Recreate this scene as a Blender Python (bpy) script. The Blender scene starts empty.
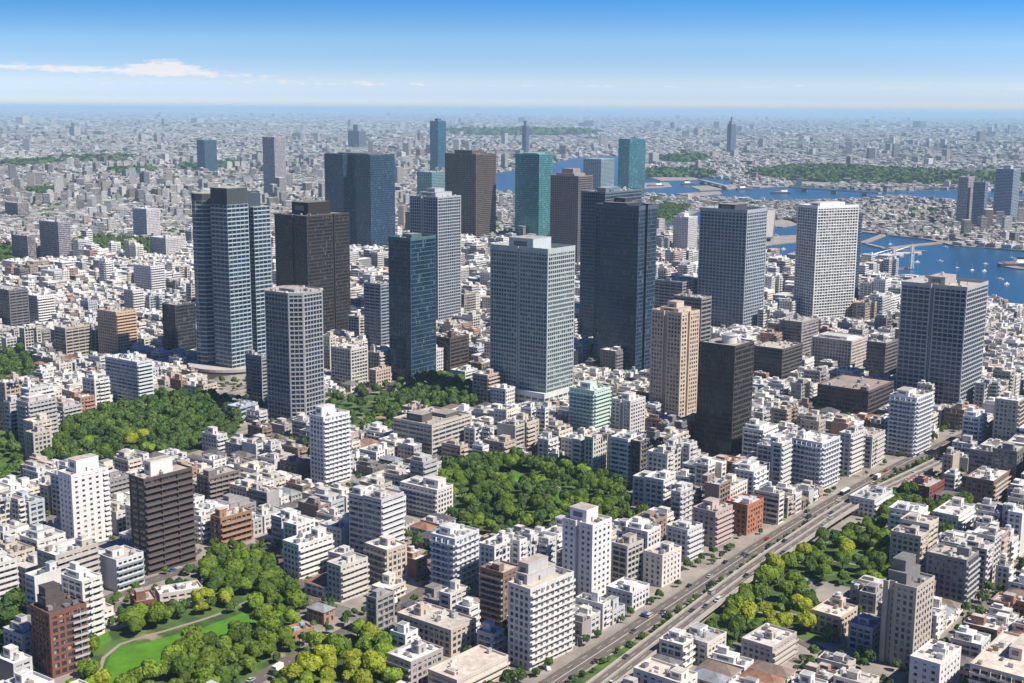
import bpy, math, random
import numpy as np
rnd = random.Random(7)
nr = np.random.RandomState(11)
W, Hh = 1024, 683
FOC, CAMH, HORIZ = 1280.0, 240.0, 108.6
TH = math.atan((341.5 - HORIZ) / FOC)
ROLL = math.radians(0.38)
cT, sT = math.cos(TH), math.sin(TH)

# ------------------------------------------------------------------ camera, sky, sun, exposure
sc = bpy.context.scene
col = sc.collection
cam_d = bpy.data.cameras.new("camera"); cam = bpy.data.objects.new("camera", cam_d); col.objects.link(cam)
cam_d.sensor_width = 36; cam_d.lens = FOC / W * 36; cam_d.clip_start = 5; cam_d.clip_end = 400000
cam.location = (0, 0, CAMH)
cam.rotation_mode = 'QUATERNION'
from mathutils import Euler, Matrix, Vector
cam.rotation_quaternion = (Matrix.Rotation(math.pi / 2 - TH, 4, 'X') @ Matrix.Rotation(ROLL, 4, 'Z')).to_quaternion()
sc.camera = cam

SUN_EL = math.radians(52)
SUN_DIR = Vector((0.89, -0.45, 0)).normalized() * math.cos(SUN_EL) + Vector((0, 0, math.sin(SUN_EL)))
sun_d = bpy.data.lights.new("sun", 'SUN'); sun = bpy.data.objects.new("sun", sun_d); col.objects.link(sun)
sun_d.energy = 5.0; sun_d.angle = math.radians(0.53); sun_d.color = (1.0, 0.92, 0.79)
sun.rotation_mode = 'QUATERNION'; sun.rotation_quaternion = SUN_DIR.to_track_quat('Z', 'Y')

world = bpy.data.worlds.new("World"); sc.world = world; world.use_nodes = True
wn, wl = world.node_tree.nodes, world.node_tree.links
wn.clear()
def wnode(t, **kw):
    n = wn.new(t)
    for k, v in kw.items(): setattr(n, k, v)
    return n
def wmath(op, a, b=None, c=None, clamp=False):
    n = wn.new('ShaderNodeMath'); n.operation = op; n.use_clamp = clamp
    for i, x in enumerate((a, b, c)):
        if x is None: continue
        if isinstance(x, (int, float)): n.inputs[i].default_value = x
        else: wl.new(x, n.inputs[i])
    return n.outputs[0]
tc = wnode('ShaderNodeTexCoord'); sep = wnode('ShaderNodeSeparateXYZ'); wl.new(tc.outputs['Generated'], sep.inputs[0])
X_, Y_, Z_ = sep.outputs
zz = wmath('MULTIPLY', wmath('MAXIMUM', Z_, 0.002), 9.0)
zz = wmath('MINIMUM', zz, wmath('ADD', wmath('MULTIPLY', Z_, 0.3), 1.1))
comb = wnode('ShaderNodeCombineXYZ'); wl.new(X_, comb.inputs[0]); wl.new(Y_, comb.inputs[1]); wl.new(zz, comb.inputs[2])
nrm = wnode('ShaderNodeVectorMath', operation='NORMALIZE'); wl.new(comb.outputs[0], nrm.inputs[0])
sky = wnode('ShaderNodeTexSky', sky_type='NISHITA', sun_disc=False, sun_elevation=SUN_EL,
            sun_rotation=math.atan2(SUN_DIR.x, SUN_DIR.y), air_density=1.0, dust_density=0.6, ozone_density=3.0, altitude=100)
wl.new(nrm.outputs[0], sky.inputs[0])
SKY_OUT = sky.outputs[0]
# gradient correction by elevation: pale at the horizon, deep blue a few degrees up
ele = wmath('DIVIDE', Z_, wmath('MAXIMUM', wmath('ABSOLUTE', Y_), 0.3))
rampf = wmath('MULTIPLY', ele, 1.0 / 0.3, clamp=True)
ramp = wnode('ShaderNodeValToRGB'); wl.new(rampf, ramp.inputs[0])
cr = ramp.color_ramp
SKY_STOPS = [(0.0, (0.95, 1.02, 1.35)), (0.03, (1.2, 1.08, 1.15)), (0.068, (2.05, 1.6, 1.28)), (0.172, (2.1, 2.3, 1.98)), (0.27, (0.86, 1.9, 2.25)), (0.5, (0.25, 0.54, 0.98)), (1.0, (0.15, 0.37, 0.76))]
cr.elements[0].position = 0; cr.elements[0].color = (*SKY_STOPS[0][1], 1)
cr.elements[1].position = 1; cr.elements[1].color = (*SKY_STOPS[-1][1], 1)
for p, c in SKY_STOPS[1:-1]:
    e = cr.elements.new(p); e.color = (*c, 1)
mul = wnode('ShaderNodeMix', data_type='RGBA', blend_type='MULTIPLY'); mul.inputs[0].default_value = 1
wl.new(SKY_OUT, mul.inputs[6]); wl.new(ramp.outputs[0], mul.inputs[7])
# thin cloud streaks just above the horizon
az = wmath('DIVIDE', X_, wmath('MAXIMUM', wmath('ABSOLUTE', Y_), 0.05))
cv = wnode('ShaderNodeCombineXYZ'); wl.new(wmath('MULTIPLY', az, 75.0), cv.inputs[0]); wl.new(wmath('MULTIPLY', ele, 330.0), cv.inputs[1])
ns = wnode('ShaderNodeTexNoise'); ns.inputs['Scale'].default_value = 1.0; ns.inputs['Detail'].default_value = 7; ns.inputs['Roughness'].default_value = 0.70
wl.new(cv.outputs[0], ns.inputs['Vector'])
def bump(x, c, w):   # 1 at c falling to 0 at +-w
    d = wmath('ABSOLUTE', wmath('SUBTRACT', x, c))
    return wmath('SUBTRACT', 1.0, wmath('DIVIDE', d, w), clamp=True)
band1 = wmath('MULTIPLY', bump(wmath('ADD', ele, wmath('MULTIPLY', wmath('ADD', az, 0.4), 0.03)), 0.0295, 0.0062), bump(az, -0.33, 0.30))
big = wmath('MULTIPLY', bump(ele, 0.0300, 0.0085), bump(az, -0.266, 0.042))
band2 = wmath('MULTIPLY', bump(ele, 0.0175, 0.0035), 0.50)
f1 = wmath('ADD', wmath('ADD', band1, wmath('MULTIPLY', big, 1.35)), band2)
dens = wmath('ADD', wmath('SUBTRACT', ns.outputs['Fac'], 0.74), wmath('MULTIPLY', f1, 0.50))
cm = wmath('MULTIPLY', dens, 5.0, clamp=True)
cmix = wnode('ShaderNodeMix', data_type='RGBA'); wl.new(wmath('MULTIPLY', cm, 0.75), cmix.inputs[0])
wl.new(mul.outputs[2], cmix.inputs[6]); cmix.inputs[7].default_value = (7.6, 7.1, 7.2, 1)
bg = wnode('ShaderNodeBackground'); bg.inputs['Strength'].default_value = 0.087
wl.new(cmix.outputs[2], bg.inputs[0])
wo = wnode('ShaderNodeOutputWorld'); wl.new(bg.outputs[0], wo.inputs[0])
vs = sc.view_settings
vs.view_transform = 'Standard'; vs.look = 'None'; vs.gamma = 1.0; vs.exposure = 0.56; vs.use_curve_mapping = False
sc.cycles.max_bounces = 6; sc.cycles.diffuse_bounces = 2; sc.cycles.glossy_bounces = 3; sc.cycles.volume_bounces = 1
sc.cycles.transparent_max_bounces = 8; sc.cycles.caustics_reflective = False; sc.cycles.sample_clamp_indirect = 6
sc.cycles.use_denoising = True

# ------------------------------------------------------------------ pixel <-> world (calibration of the site plan)
def uv_of(px, py):
    x, y = px - 512.0, 341.5 - py
    c, s = math.cos(-ROLL), math.sin(-ROLL)
    return (c * x + s * y) / FOC, (-s * x + c * y) / FOC
def ground(px, py, z=0.0):
    u, v = uv_of(px, py)
    t = (CAMH - z) / (sT - v * cT)
    return u * t, (cT + v * sT) * t
def project(x, y, z):
    d = y * cT - (z - CAMH) * sT
    u = x / d; v = (y * sT + (z - CAMH) * cT) / d
    c, s = math.cos(-ROLL), math.sin(-ROLL)
    return 512 + FOC * (c * u - s * v), 341.5 - FOC * (s * u + c * v)
def solve(xL, xC, xR, yb, yt, a=36.0):
    P = ground(xC, yb)
    u, v = uv_of(xC, yt)
    dz = P[1] * (v * cT - sT) / (cT + v * sT)
    h = CAMH + dz
    # centre column between the top and bottom pixel
    uc = uv_of(xC, (yb + yt) / 2)[0]
    D = P[1] * cT - (h / 2 - CAMH) * sT
    px = uc * D
    s, c = math.sin(math.radians(a)), math.cos(math.radians(a))
    uR = uv_of(xR, (yb + yt) / 2)[0]; uL = uv_of(xL, (yb + yt) / 2)[0]
    w2 = (uR * D - px) / (s - uR * c * cT)
    w1 = (uL * D - px) / (-c - uL * s * cT)
    return (px, P[1]), h, w1, w2

# ------------------------------------------------------------------ materials
def new_mat(name):
    m = bpy.data.materials.new(name); m.use_nodes = True
    nt = m.node_tree; b = nt.nodes['Principled BSDF']
    return m, nt, b
class NT:
    def __init__(s, nt): s.nt = nt
    def node(s, t, **kw):
        n = s.nt.nodes.new(t)
        for k, v in kw.items(): setattr(n, k, v)
        return n
    def put(s, sock, x):
        if isinstance(x, (int, float)): sock.default_value = x
        elif isinstance(x, tuple): sock.default_value = x if len(x) == 4 or sock.type == 'VECTOR' else (*x, 1)
        else: s.nt.links.new(x, sock)
    def math(s, op, a, b=None, c=None, clamp=False):
        n = s.node('ShaderNodeMath', operation=op, use_clamp=clamp)
        for i, x in enumerate((a, b, c)):
            if x is not None: s.put(n.inputs[i], x)
        return n.outputs[0]
    def mix(s, f, a, b, blend='MIX'):
        n = s.node('ShaderNodeMix', data_type='RGBA', blend_type=blend)
        s.put(n.inputs[0], f); s.put(n.inputs[6], a); s.put(n.inputs[7], b)
        return n.outputs[2]
    def noise(s, vec, scale, detail=3, rough=0.6):
        n = s.node('ShaderNodeTexNoise'); n.inputs['Scale'].default_value = scale
        n.inputs['Detail'].default_value = detail; n.inputs['Roughness'].default_value = rough
        if vec is not None: s.put(n.inputs['Vector'], vec)
        return n.outputs['Fac']
    def rng(s, x, a, b, c, d):
        n = s.node('ShaderNodeMapRange'); s.put(n.inputs[0], x)
        for i, q in enumerate((a, b, c, d)): n.inputs[i + 1].default_value = q
        return n.outputs[0]
    def obj(s): return s.node('ShaderNodeTexCoord').outputs['Object']
    def pos(s): return s.node('ShaderNodeNewGeometry').outputs['Position']
    def scale(s, vec, v3):
        n = s.node('ShaderNodeVectorMath', operation='MULTIPLY'); s.put(n.inputs[0], vec); n.inputs[1].default_value = v3
        return n.outputs[0]
    def ocol(s): return s.node('ShaderNodeObjectInfo').outputs['Color']
def lum(n, f, col_, lo, hi):
    r = n.rng(f, 0.25, 0.75, lo, hi)
    c = n.node('ShaderNodeCombineColor')
    for i in range(3): n.put(c.inputs[i], r)
    return n.mix(1.0, col_, c.outputs[0], 'MULTIPLY')

def mat_painted(name, rough=0.75, streak=0.18, spec=0.3):
    m, nt, b = new_mat(name); n = NT(nt)
    v = n.pos()
    c = lum(n, n.noise(v, 0.11, 4), n.ocol(), 0.86, 1.08)
    c = lum(n, n.noise(n.scale(v, (0.9, 0.9, 0.06)), 1.0, 4, 0.7), c, 1 - streak, 1.06)
    nt.links.new(c, b.inputs['Base Color']); b.inputs['Roughness'].default_value = rough
    b.inputs['Specular IOR Level'].default_value = spec
    return m
M = {}
M['wall'] = mat_painted('facade_render')
def mat_roof():
    m, nt, b = new_mat('flat_roof'); n = NT(nt); v = n.pos()
    c = lum(n, n.noise(v, 0.30, 5, 0.75), n.ocol(), 0.50, 1.3)
    c = lum(n, n.noise(v, 0.05, 3), c, 0.8, 1.1)
    nt.links.new(c, b.inputs['Base Color']); b.inputs['Roughness'].default_value = 0.85
    return m
M['roof'] = mat_roof()
def mat_glass(name, lo, hi, metal, blind=0.12, bay=1.6, fh=3.4, rough=0.07, blindcol=(0.45, 0.44, 0.40)):
    m, nt, b = new_mat(name); n = NT(nt)
    v = n.scale(n.pos(), (1 / bay, 1 / bay, 1 / fh))
    fl = n.node('ShaderNodeVectorMath', operation='FLOOR'); n.put(fl.inputs[0], v)
    wn_ = n.node('ShaderNodeTexWhiteNoise', noise_dimensions='3D'); n.put(wn_.inputs['Vector'], fl.outputs[0])
    w = wn_.outputs['Value']
    big = n.noise(n.pos(), 0.045, 3)
    f = n.math('ADD', n.math('MULTIPLY', w, 0.45), n.math('MULTIPLY', n.rng(big, 0.3, 0.7, 0, 1), 0.55))
    c = n.mix(f, lo, hi)
    is_b = n.math('GREATER_THAN', w, 1 - blind)
    c = n.mix(is_b, c, blindcol)
    nt.links.new(c, b.inputs['Base Color'])
    b.inputs['Roughness'].default_value = rough
    mt = n.math('MULTIPLY', n.math('SUBTRACT', 1.0, is_b), metal)
    nt.links.new(mt, b.inputs['Metallic'])
    nt.links.new(n.rng(w, 0, 1, rough, rough + 0.1), b.inputs['Roughness'])
    return m
M['g_apart'] = mat_glass('window_glass', (0.018, 0.03, 0.05), (0.06, 0.08, 0.11), 0.12, 0.20, 1.7, 3.0, blindcol=(.34, .31, .27))
M['g_navy'] = mat_glass('navy_glass', (0.004, 0.012, 0.03), (0.03, 0.07, 0.14), 0.2, 0.07, 1.5, 3.7, blindcol=(.09, .12, .16))
M['g_black'] = mat_glass('black_glass', (0.008, 0.011, 0.018), (0.035, 0.04, 0.05), 0.12, 0.08, 1.6, 3.7, blindcol=(.10, .10, .105))
M['g_blue'] = mat_glass('blue_glass', (0.02, 0.09, 0.17), (0.07, 0.18, 0.26), 0.6, 0.04, blindcol=(.25, .28, .30))
M['g_teal'] = mat_glass('teal_glass', (0.02, 0.12, 0.15), (0.10, 0.34, 0.36), 0.6, 0.05, blindcol=(.25, .33, .33))
M['g_grey'] = mat_glass('grey_glass', (0.03, 0.055, 0.075), (0.10, 0.15, 0.18), 0.4, 0.10, blindcol=(.30, .31, .30))
GL = {k: M['g_' + k] for k in ('apart', 'navy', 'black', 'blue', 'teal', 'grey')}

def mat_leaf():
    m, nt, b = new_mat('foliage'); n = NT(nt)
    v = n.pos()
    c = lum(n, n.noise(v, 0.55, 3, 0.7), n.ocol(), 0.55, 1.5)
    h = n.node('ShaderNodeObjectInfo').outputs['Random']
    c = n.mix(n.math('MULTIPLY', n.noise(v, 0.25, 2), 0.3), c, (0.17, 0.24, 0.015))
    nt.links.new(c, b.inputs['Base Color']); b.inputs['Roughness'].default_value = 0.6
    b.inputs['Specular IOR Level'].default_value = 0.25
    tr = n.node('ShaderNodeBsdfTranslucent'); nt.links.new(c, tr.inputs[0])
    mx = n.node('ShaderNodeMixShader'); mx.inputs[0].default_value = 0.28
    nt.links.new(b.outputs[0], mx.inputs[1]); nt.links.new(tr.outputs[0], mx.inputs[2])
    nt.links.new(mx.outputs[0], nt.nodes['Material Output'].inputs[0])
    return m
M['leaf'] = mat_leaf()
def mat_simple(name, colr, rough=0.7, metal=0.0, nscale=0.3, lo=0.8, hi=1.15, objc=False, spec=0.4):
    m, nt, b = new_mat(name); n = NT(nt)
    base = n.ocol() if objc else (*colr, 1)
    c = lum(n, n.noise(n.pos(), nscale, 4), base, lo, hi)
    nt.links.new(c, b.inputs['Base Color']); b.inputs['Roughness'].default_value = rough; b.inputs['Metallic'].default_value = metal
    b.inputs['Specular IOR Level'].default_value = spec
    return m
M['bark'] = mat_simple('bark', (0.09, 0.065, 0.045))
M['asphalt'] = mat_simple('asphalt', (0.135, 0.125, 0.12), 0.9, 0, 0.12, 0.75, 1.2)
M['road'] = mat_simple('road_asphalt', (0.115, 0.098, 0.088), 0.9, 0, 0.2, 0.75, 1.25)
M['deck'] = mat_simple('deck_asphalt', (0.125, 0.105, 0.095), 0.9, 0, 0.25, 0.8, 1.2)
M['paint'] = mat_simple('road_paint', (0.62, 0.60, 0.56), 0.8, 0, 1.0, 0.6, 1.1)
M['concrete'] = mat_simple('concrete', (0.40, 0.37, 0.34), 0.85, 0, 0.25)
M['pave'] = mat_simple('paving', (0.27, 0.24, 0.215), 0.9, 0, 0.06, 0.6, 1.3)
M['lawn'] = mat_simple('lawn_grass', (0.075, 0.19, 0.018), 0.95, 0, 0.12, 0.7, 1.25, spec=0.1)
M['path'] = mat_simple('park_path', (0.26, 0.23, 0.19), 0.9, 0, 0.2)
M['carpaint'] = mat_simple('car_paint', (1, 1, 1), 0.25, 0.1, 0.5, 0.95, 1.03, True, 0.6)
M['rubber'] = mat_simple('rubber', (0.02, 0.02, 0.02), 0.8)
M['metal'] = mat_simple('painted_steel', (1, 1, 1), 0.45, 0.3, 0.8, 0.85, 1.1, True)
M['plain'] = mat_simple('painted_surface', (1, 1, 1), 0.7, 0.0, 0.6, 0.85, 1.1, True)
def mat_parkfloor():
    m, nt, b = new_mat('park_undergrowth'); n = NT(nt); v = n.pos()
    c = n.mix(n.rng(n.noise(v, 0.06, 4), 0.42, 0.58, 0, 1), (0.03, 0.06, 0.012), (0.07, 0.13, 0.02))
    c = n.mix(n.rng(n.noise(v, 0.035, 3), 0.60, 0.66, 0, 1), c, (0.26, 0.20, 0.14))
    nt.links.new(c, b.inputs['Base Color']); b.inputs['Roughness'].default_value = 0.95
    return m
M['park'] = mat_parkfloor()
def mat_water():
    m, nt, b = new_mat('bay_water'); n = NT(nt); v = n.pos()
    c = n.mix(n.rng(n.noise(v, 0.0012, 3), 0.35, 0.65, 0, 1), (0.006, 0.055, 0.13), (0.012, 0.085, 0.18))
    nt.links.new(c, b.inputs['Base Color']); b.inputs['Roughness'].default_value = 0.28
    b.inputs['Specular IOR Level'].default_value = 0.45
    bp = n.node('ShaderNodeBump'); bp.inputs['Strength'].default_value = 0.35; bp.inputs['Distance'].default_value = 1.0
    n.put(bp.inputs['Height'], n.noise(v, 0.15, 4)); nt.links.new(bp.outputs[0], b.inputs['Normal'])
    return m
M['water'] = mat_water()
def mat_ground():
    m, nt, b = new_mat('city_ground'); n = NT(nt); v = n.pos()
    near = (0.15, 0.14, 0.13)
    f = n.rng(n.noise(v, 0.02, 5, 0.75), 0.35, 0.65, 0, 1)
    c1 = n.mix(f, (0.12, 0.115, 0.11), (0.21, 0.20, 0.185))
    c1 = n.mix(n.rng(n.noise(v, 0.03, 3), 0.60, 0.68, 0, 0.85), c1, (0.05, 0.085, 0.02))
    vo = n.node('ShaderNodeTexVoronoi'); vo.inputs['Scale'].default_value = 0.004; n.put(vo.inputs['Vector'], n.pos())
    c2 = n.mix(n.rng(n.noise(v, 0.0009, 6, 0.85), 0.42, 0.62, 0, 1), (0.07, 0.085, 0.07), (0.32, 0.31, 0.30))
    sp = n.node('ShaderNodeSeparateXYZ'); n.put(sp.inputs[0], n.pos())
    c = n.mix(n.rng(sp.outputs[1], 9000, 15000, 0, 1), c1, c2)
    nt.links.new(c, b.inputs['Base Color']); b.inputs['Roughness'].default_value = 0.95
    b.inputs['Specular IOR Level'].default_value = 0.1
    return m
M['ground'] = mat_ground()
def mat_city():
    """facades of the mass of far buildings: windows laid out in metres along each wall"""
    m, nt, b = new_mat('city_facades'); n = NT(nt)
    at = n.node('ShaderNodeAttribute', attribute_name='Col'); colr = at.outputs['Color']; kind = at.outputs['Alpha']
    uvn = n.node('ShaderNodeUVMap', uv_map='UVMap')
    sp = n.node('ShaderNodeSeparateXYZ'); n.put(sp.inputs[0], uvn.outputs[0])
    u, v = sp.outputs[0], sp.outputs[1]
    fu = n.math('FRACT', n.math('DIVIDE', u, 2.9)); fv = n.math('FRACT', n.math('DIVIDE', v, 3.1))
    isw = n.math('MULTIPLY', n.math('GREATER_THAN', fv, 0.30), n.math('LESS_THAN', fv, 0.80))
    isu = n.math('MULTIPLY', n.math('GREATER_THAN', fu, 0.18), n.math('LESS_THAN', fu, 0.82))
    isu = n.math('MAXIMUM', isu, n.math('GREATER_THAN', kind, 0.75))
    mask = n.math('MULTIPLY', isw, isu)
    mask = n.math('MULTIPLY', mask, n.math('GREATER_THAN', kind, 0.3))
    mask = n.math('MULTIPLY', mask, n.math('GREATER_THAN', v, 0.0))
    cc = n.node('ShaderNodeCombineXYZ'); n.put(cc.inputs[0], n.math('FLOOR', n.math('DIVIDE', u, 2.9))); n.put(cc.inputs[1], n.math('FLOOR', n.math('DIVIDE', v, 3.1)))
    wn_ = n.node('ShaderNodeTexWhiteNoise', noise_dimensions='2D'); n.put(wn_.inputs['Vector'], cc.outputs[0])
    glass = n.mix(wn_.outputs['Value'], (0.02, 0.028, 0.04), (0.16, 0.17, 0.18))
    base = lum(n, n.noise(n.pos(), 0.25, 4, 0.7), colr, 0.72, 1.15)
    c = n.mix(mask, base, glass)
    nt.links.new(c, b.inputs['Base Color'])
    nt.links.new(n.rng(mask, 0, 1, 0.8, 0.12), b.inputs['Roughness'])
    return m
M['city'] = mat_city()

# ------------------------------------------------------------------ mesh building
def offset_poly(p, d):
    """inset a ccw polygon by d (positive = inwards)"""
    n = len(p); out = []
    for i in range(n):
        a, b, c = p[i - 1], p[i], p[(i + 1) % n]
        def nrmal(q, r):
            dx, dy = r[0] - q[0], r[1] - q[1]; L = math.hypot(dx, dy) or 1
            return -dy / L, dx / L
        n1, n2 = nrmal(a, b), nrmal(b, c)
        k = 1 + n1[0] * n2[0] + n1[1] * n2[1]
        if k < 0.05: k = 0.05
        out.append((b[0] + d * (n1[0] + n2[0]) / k, b[1] + d * (n1[1] + n2[1]) / k))
    return out
class MB:
    def __init__(s): s.v, s.f = [], []
    def prism(s, p, z0, z1, top=True, bot=True):
        n = len(p); o = len(s.v)
        s.v += [(x, y, z0) for x, y in p] + [(x, y, z1) for x, y in p]
        for i in range(n):
            j = (i + 1) % n; s.f.append((o + i, o + j, o + n + j, o + n + i))
        if top: s.f.append(tuple(range(o + n, o + 2 * n)))
        if bot: s.f.append(tuple(range(o + n - 1, o - 1, -1)))
        return s
    def box(s, x0, x1, y0, y1, z0, z1):
        return s.prism([(x0, y0), (x1, y0), (x1, y1), (x0, y1)], z0, z1)
    def taper(s, p, q, z0, z1):
        n = len(p); o = len(s.v)
        s.v += [(x, y, z0) for x, y in p] + [(x, y, z1) for x, y in q]
        for i in range(n):
            j = (i + 1) % n; s.f.append((o + i, o + j, o + n + j, o + n + i))
        s.f.append(tuple(range(o + n, o + 2 * n))); s.f.append(tuple(range(o + n - 1, o - 1, -1)))
        return s
    def wbox(s, a, b, t0, t1, d0, d1, z0, z1):
        """box on the wall a->b (ccw outline, outside on the right): t along the wall, d outwards, both in metres"""
        dx, dy = b[0] - a[0], b[1] - a[1]; L = math.hypot(dx, dy); dx /= L; dy /= L
        nx, ny = dy, -dx
        q = [(a[0] + dx * t + nx * d, a[1] + dy * t + ny * d) for t, d in ((t0, d1), (t1, d1), (t1, d0), (t0, d0))]
        return s.prism(q[::-1] if area(q) < 0 else q, z0, z1)
    def ring(s, p, w, z0, z1):
        q = offset_poly(p, w); n = len(p); o = len(s.v)
        s.v += [(x, y, z0) for x, y in p] + [(x, y, z1) for x, y in p] + [(x, y, z0) for x, y in q] + [(x, y, z1) for x, y in q]
        for i in range(n):
            j = (i + 1) % n
            s.f.append((o + i, o + j, o + n + j, o + n + i))
            s.f.append((o + n + i, o + n + j, o + 3 * n + j, o + 3 * n + i))
            s.f.append((o + 2 * n + j, o + 2 * n + i, o + 3 * n + i, o + 3 * n + j))
        return s
    def cyl(s, cx, cy, r, z0, z1, n=12, r2=None):
        p = [(cx + r * math.cos(2 * math.pi * k / n), cy + r * math.sin(2 * math.pi * k / n)) for k in range(n)]
        r2 = r if r2 is None else r2
        q = [(cx + r2 * math.cos(2 * math.pi * k / n), cy + r2 * math.sin(2 * math.pi * k / n)) for k in range(n)]
        return s.taper(p, q, z0, z1)
    def mesh(s, name):
        me = bpy.data.meshes.new(name); me.from_pydata(s.v, [], s.f); return me
def area(p): return sum(p[i][0] * p[(i + 1) % len(p)][1] - p[(i + 1) % len(p)][0] * p[i][1] for i in range(len(p))) / 2
def put(name, me, mat=None, parent=None, loc=(0, 0, 0), rz=0.0, color=None, scale=None):
    if isinstance(me, MB): me = me.mesh(name)
    if mat is not None and not me.materials: me.materials.append(mat)
    o = bpy.data.objects.new(name, me); col.objects.link(o)
    if parent is not None: o.parent = parent
    o.location = loc
    if rz: o.rotation_euler[2] = rz
    if color is not None: o.color = (*color, 1) if len(color) == 3 else color
    if scale is not None: o.scale = scale
    return o
def empty(name, loc, rz=0.0):
    o = bpy.data.objects.new(name, None); col.objects.link(o); o.location = loc; o.rotation_euler[2] = rz
    o.empty_display_size = 1
    return o
def tag(o, label=None, cat=None, group=None, kind=None):
    if label: o['label'] = label
    if cat: o['category'] = cat
    if group: o['group'] = group
    if kind: o['kind'] = kind
    return o
def structure(name, mb, mat, loc=(0, 0, 0)):
    return tag(put(name, mb, mat, loc=loc), kind='structure')
def copy_tree(o, parent=None):
    c = o.copy(); col.objects.link(c)
    if parent is not None: c.parent = parent
    for ch in o.children: copy_tree(ch, c)
    return c
def numpy_boxes_mesh(name, cx, cy, z0, z1, hx, hy, yaw, colr, kind, mat, roofcol=None):
    """one mesh of many boxes (side walls carry uv in metres, tops are flagged as roofs)"""
    n = len(cx)
    sx = np.array([-1, 1, 1, -1]); sy = np.array([-1, -1, 1, 1])
    c, s = np.cos(yaw), np.sin(yaw)
    lx = hx[:, None] * sx; ly = hy[:, None] * sy
    wx = cx[:, None] + c[:, None] * lx - s[:, None] * ly
    wy = cy[:, None] + s[:, None] * lx + c[:, None] * ly
    V = np.empty((n, 8, 3)); V[:, :4, 0] = wx; V[:, 4:, 0] = wx; V[:, :4, 1] = wy; V[:, 4:, 1] = wy
    V[:, :4, 2] = z0[:, None]; V[:, 4:, 2] = z1[:, None]
    F = np.array([[0, 1, 5, 4], [1, 2, 6, 5], [2, 3, 7, 6], [3, 0, 4, 7], [4, 5, 6, 7]])
    LI = (F.reshape(1, -1) + 8 * np.arange(n)[:, None]).ravel()
    me = bpy.data.meshes.new(name)
    me.vertices.add(8 * n); me.vertices.foreach_set('co', V.ravel().astype(np.float32))
    me.loops.add(20 * n); me.loops.foreach_set('vertex_index', LI.astype(np.int32))
    me.polygons.add(5 * n); me.polygons.foreach_set('loop_start', np.arange(0, 20 * n, 4, dtype=np.int32))
    me.polygons.foreach_set('loop_total', np.full(5 * n, 4, dtype=np.int32))
    uv = np.zeros((n, 5, 4, 2), dtype=np.float32)
    h = (z1 - z0)
    L = np.stack([2 * hx, 2 * hy, 2 * hx, 2 * hy], 1)
    off = (np.arange(n) * 37 % 1000)[:, None] * 2.9
    for k, (du, dv) in enumerate(((0, 0), (1, 0), (1, 1), (0, 1))):
        uv[:, :4, k, 0] = off + L * du + np.arange(4) * 290
        uv[:, :4, k, 1] = (h * dv + 0.01)[:, None] + 310
    uv[:, 4, :, 1] = -1
    me.update(calc_edges=True); me.shade_flat()
    ul = me.uv_layers.new(name='UVMap'); ul.data.foreach_set('uv', uv.ravel())
    ca = me.color_attributes.new('Col', 'FLOAT_COLOR', 'CORNER')
    C = np.ones((n, 5, 4, 4), dtype=np.float32)
    C[..., :3] = colr[:, None, None, :]
    if roofcol is not None: C[:, 4, :, :3] = roofcol[:, None, :]
    C[..., 3] = kind[:, None, None]; C[:, 4, :, 3] = 0.0
    ca.data.foreach_set('color', C.ravel())
    me.materials.append(mat)
    return me

# ------------------------------------------------------------------ buildings
FACING = {}
def facing_edges(poly, yaw, P):
    """walls whose outside looks towards the camera, largest first"""
    out = []
    c, s = math.cos(yaw), math.sin(yaw)
    for i in range(len(poly)):
        a, b = poly[i], poly[(i + 1) % len(poly)]
        mx, my = (a[0] + b[0]) / 2, (a[1] + b[1]) / 2
        nx, ny = b[1] - a[1], -(b[0] - a[0])
        wx, wy = P[0] + c * mx - s * my, P[1] + s * mx + c * my
        gx, gy = c * nx - s * ny, s * nx + c * ny
        if gx * -wx + gy * -wy > 0: out.append(i)
    return out
PRE = {
 'curtain': dict(sp=0.62, bay=3.0, pw=0.14, rec=0.16, cw=0.3),
 'fine':    dict(sp=1.1, bay=2.4, pw=0.35, rec=0.3, cw=0.5),
 'band':    dict(sp=1.35, bay=7.0, pw=0.4, rec=0.4, cw=0.5),
 'grid':    dict(sp=0.95, bay=3.4, pw=0.5, rec=0.6, cw=0.8),
 'punch':   dict(sp=1.2, bay=3.0, pw=1.05, rec=0.3, cw=0.8),
 'wide':    dict(sp=1.2, bay=4.2, pw=1.0, rec=0.4, cw=0.8),
}
def win_spans(poly, e, st):
    a, b = poly[e], poly[(e + 1) % len(poly)]
    L = math.hypot(b[0] - a[0], b[1] - a[1])
    if e in st.get('blank', ()) or L < 2.6: return a, b, L, []
    cw = st['cw']; nb = max(1, round((L - 2 * cw) / st['bay'])); bw = (L - 2 * cw) / nb
    pw = min(st['pw'], bw * 0.6)
    skip = st.get('skip', {}).get(e)
    sp = [(cw + k * bw + pw / 2, cw + (k + 1) * bw - pw / 2) for k in range(nb)
          if not (skip and skip[0] * nb <= k < skip[1] * nb)]
    return a, b, L, sp
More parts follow.
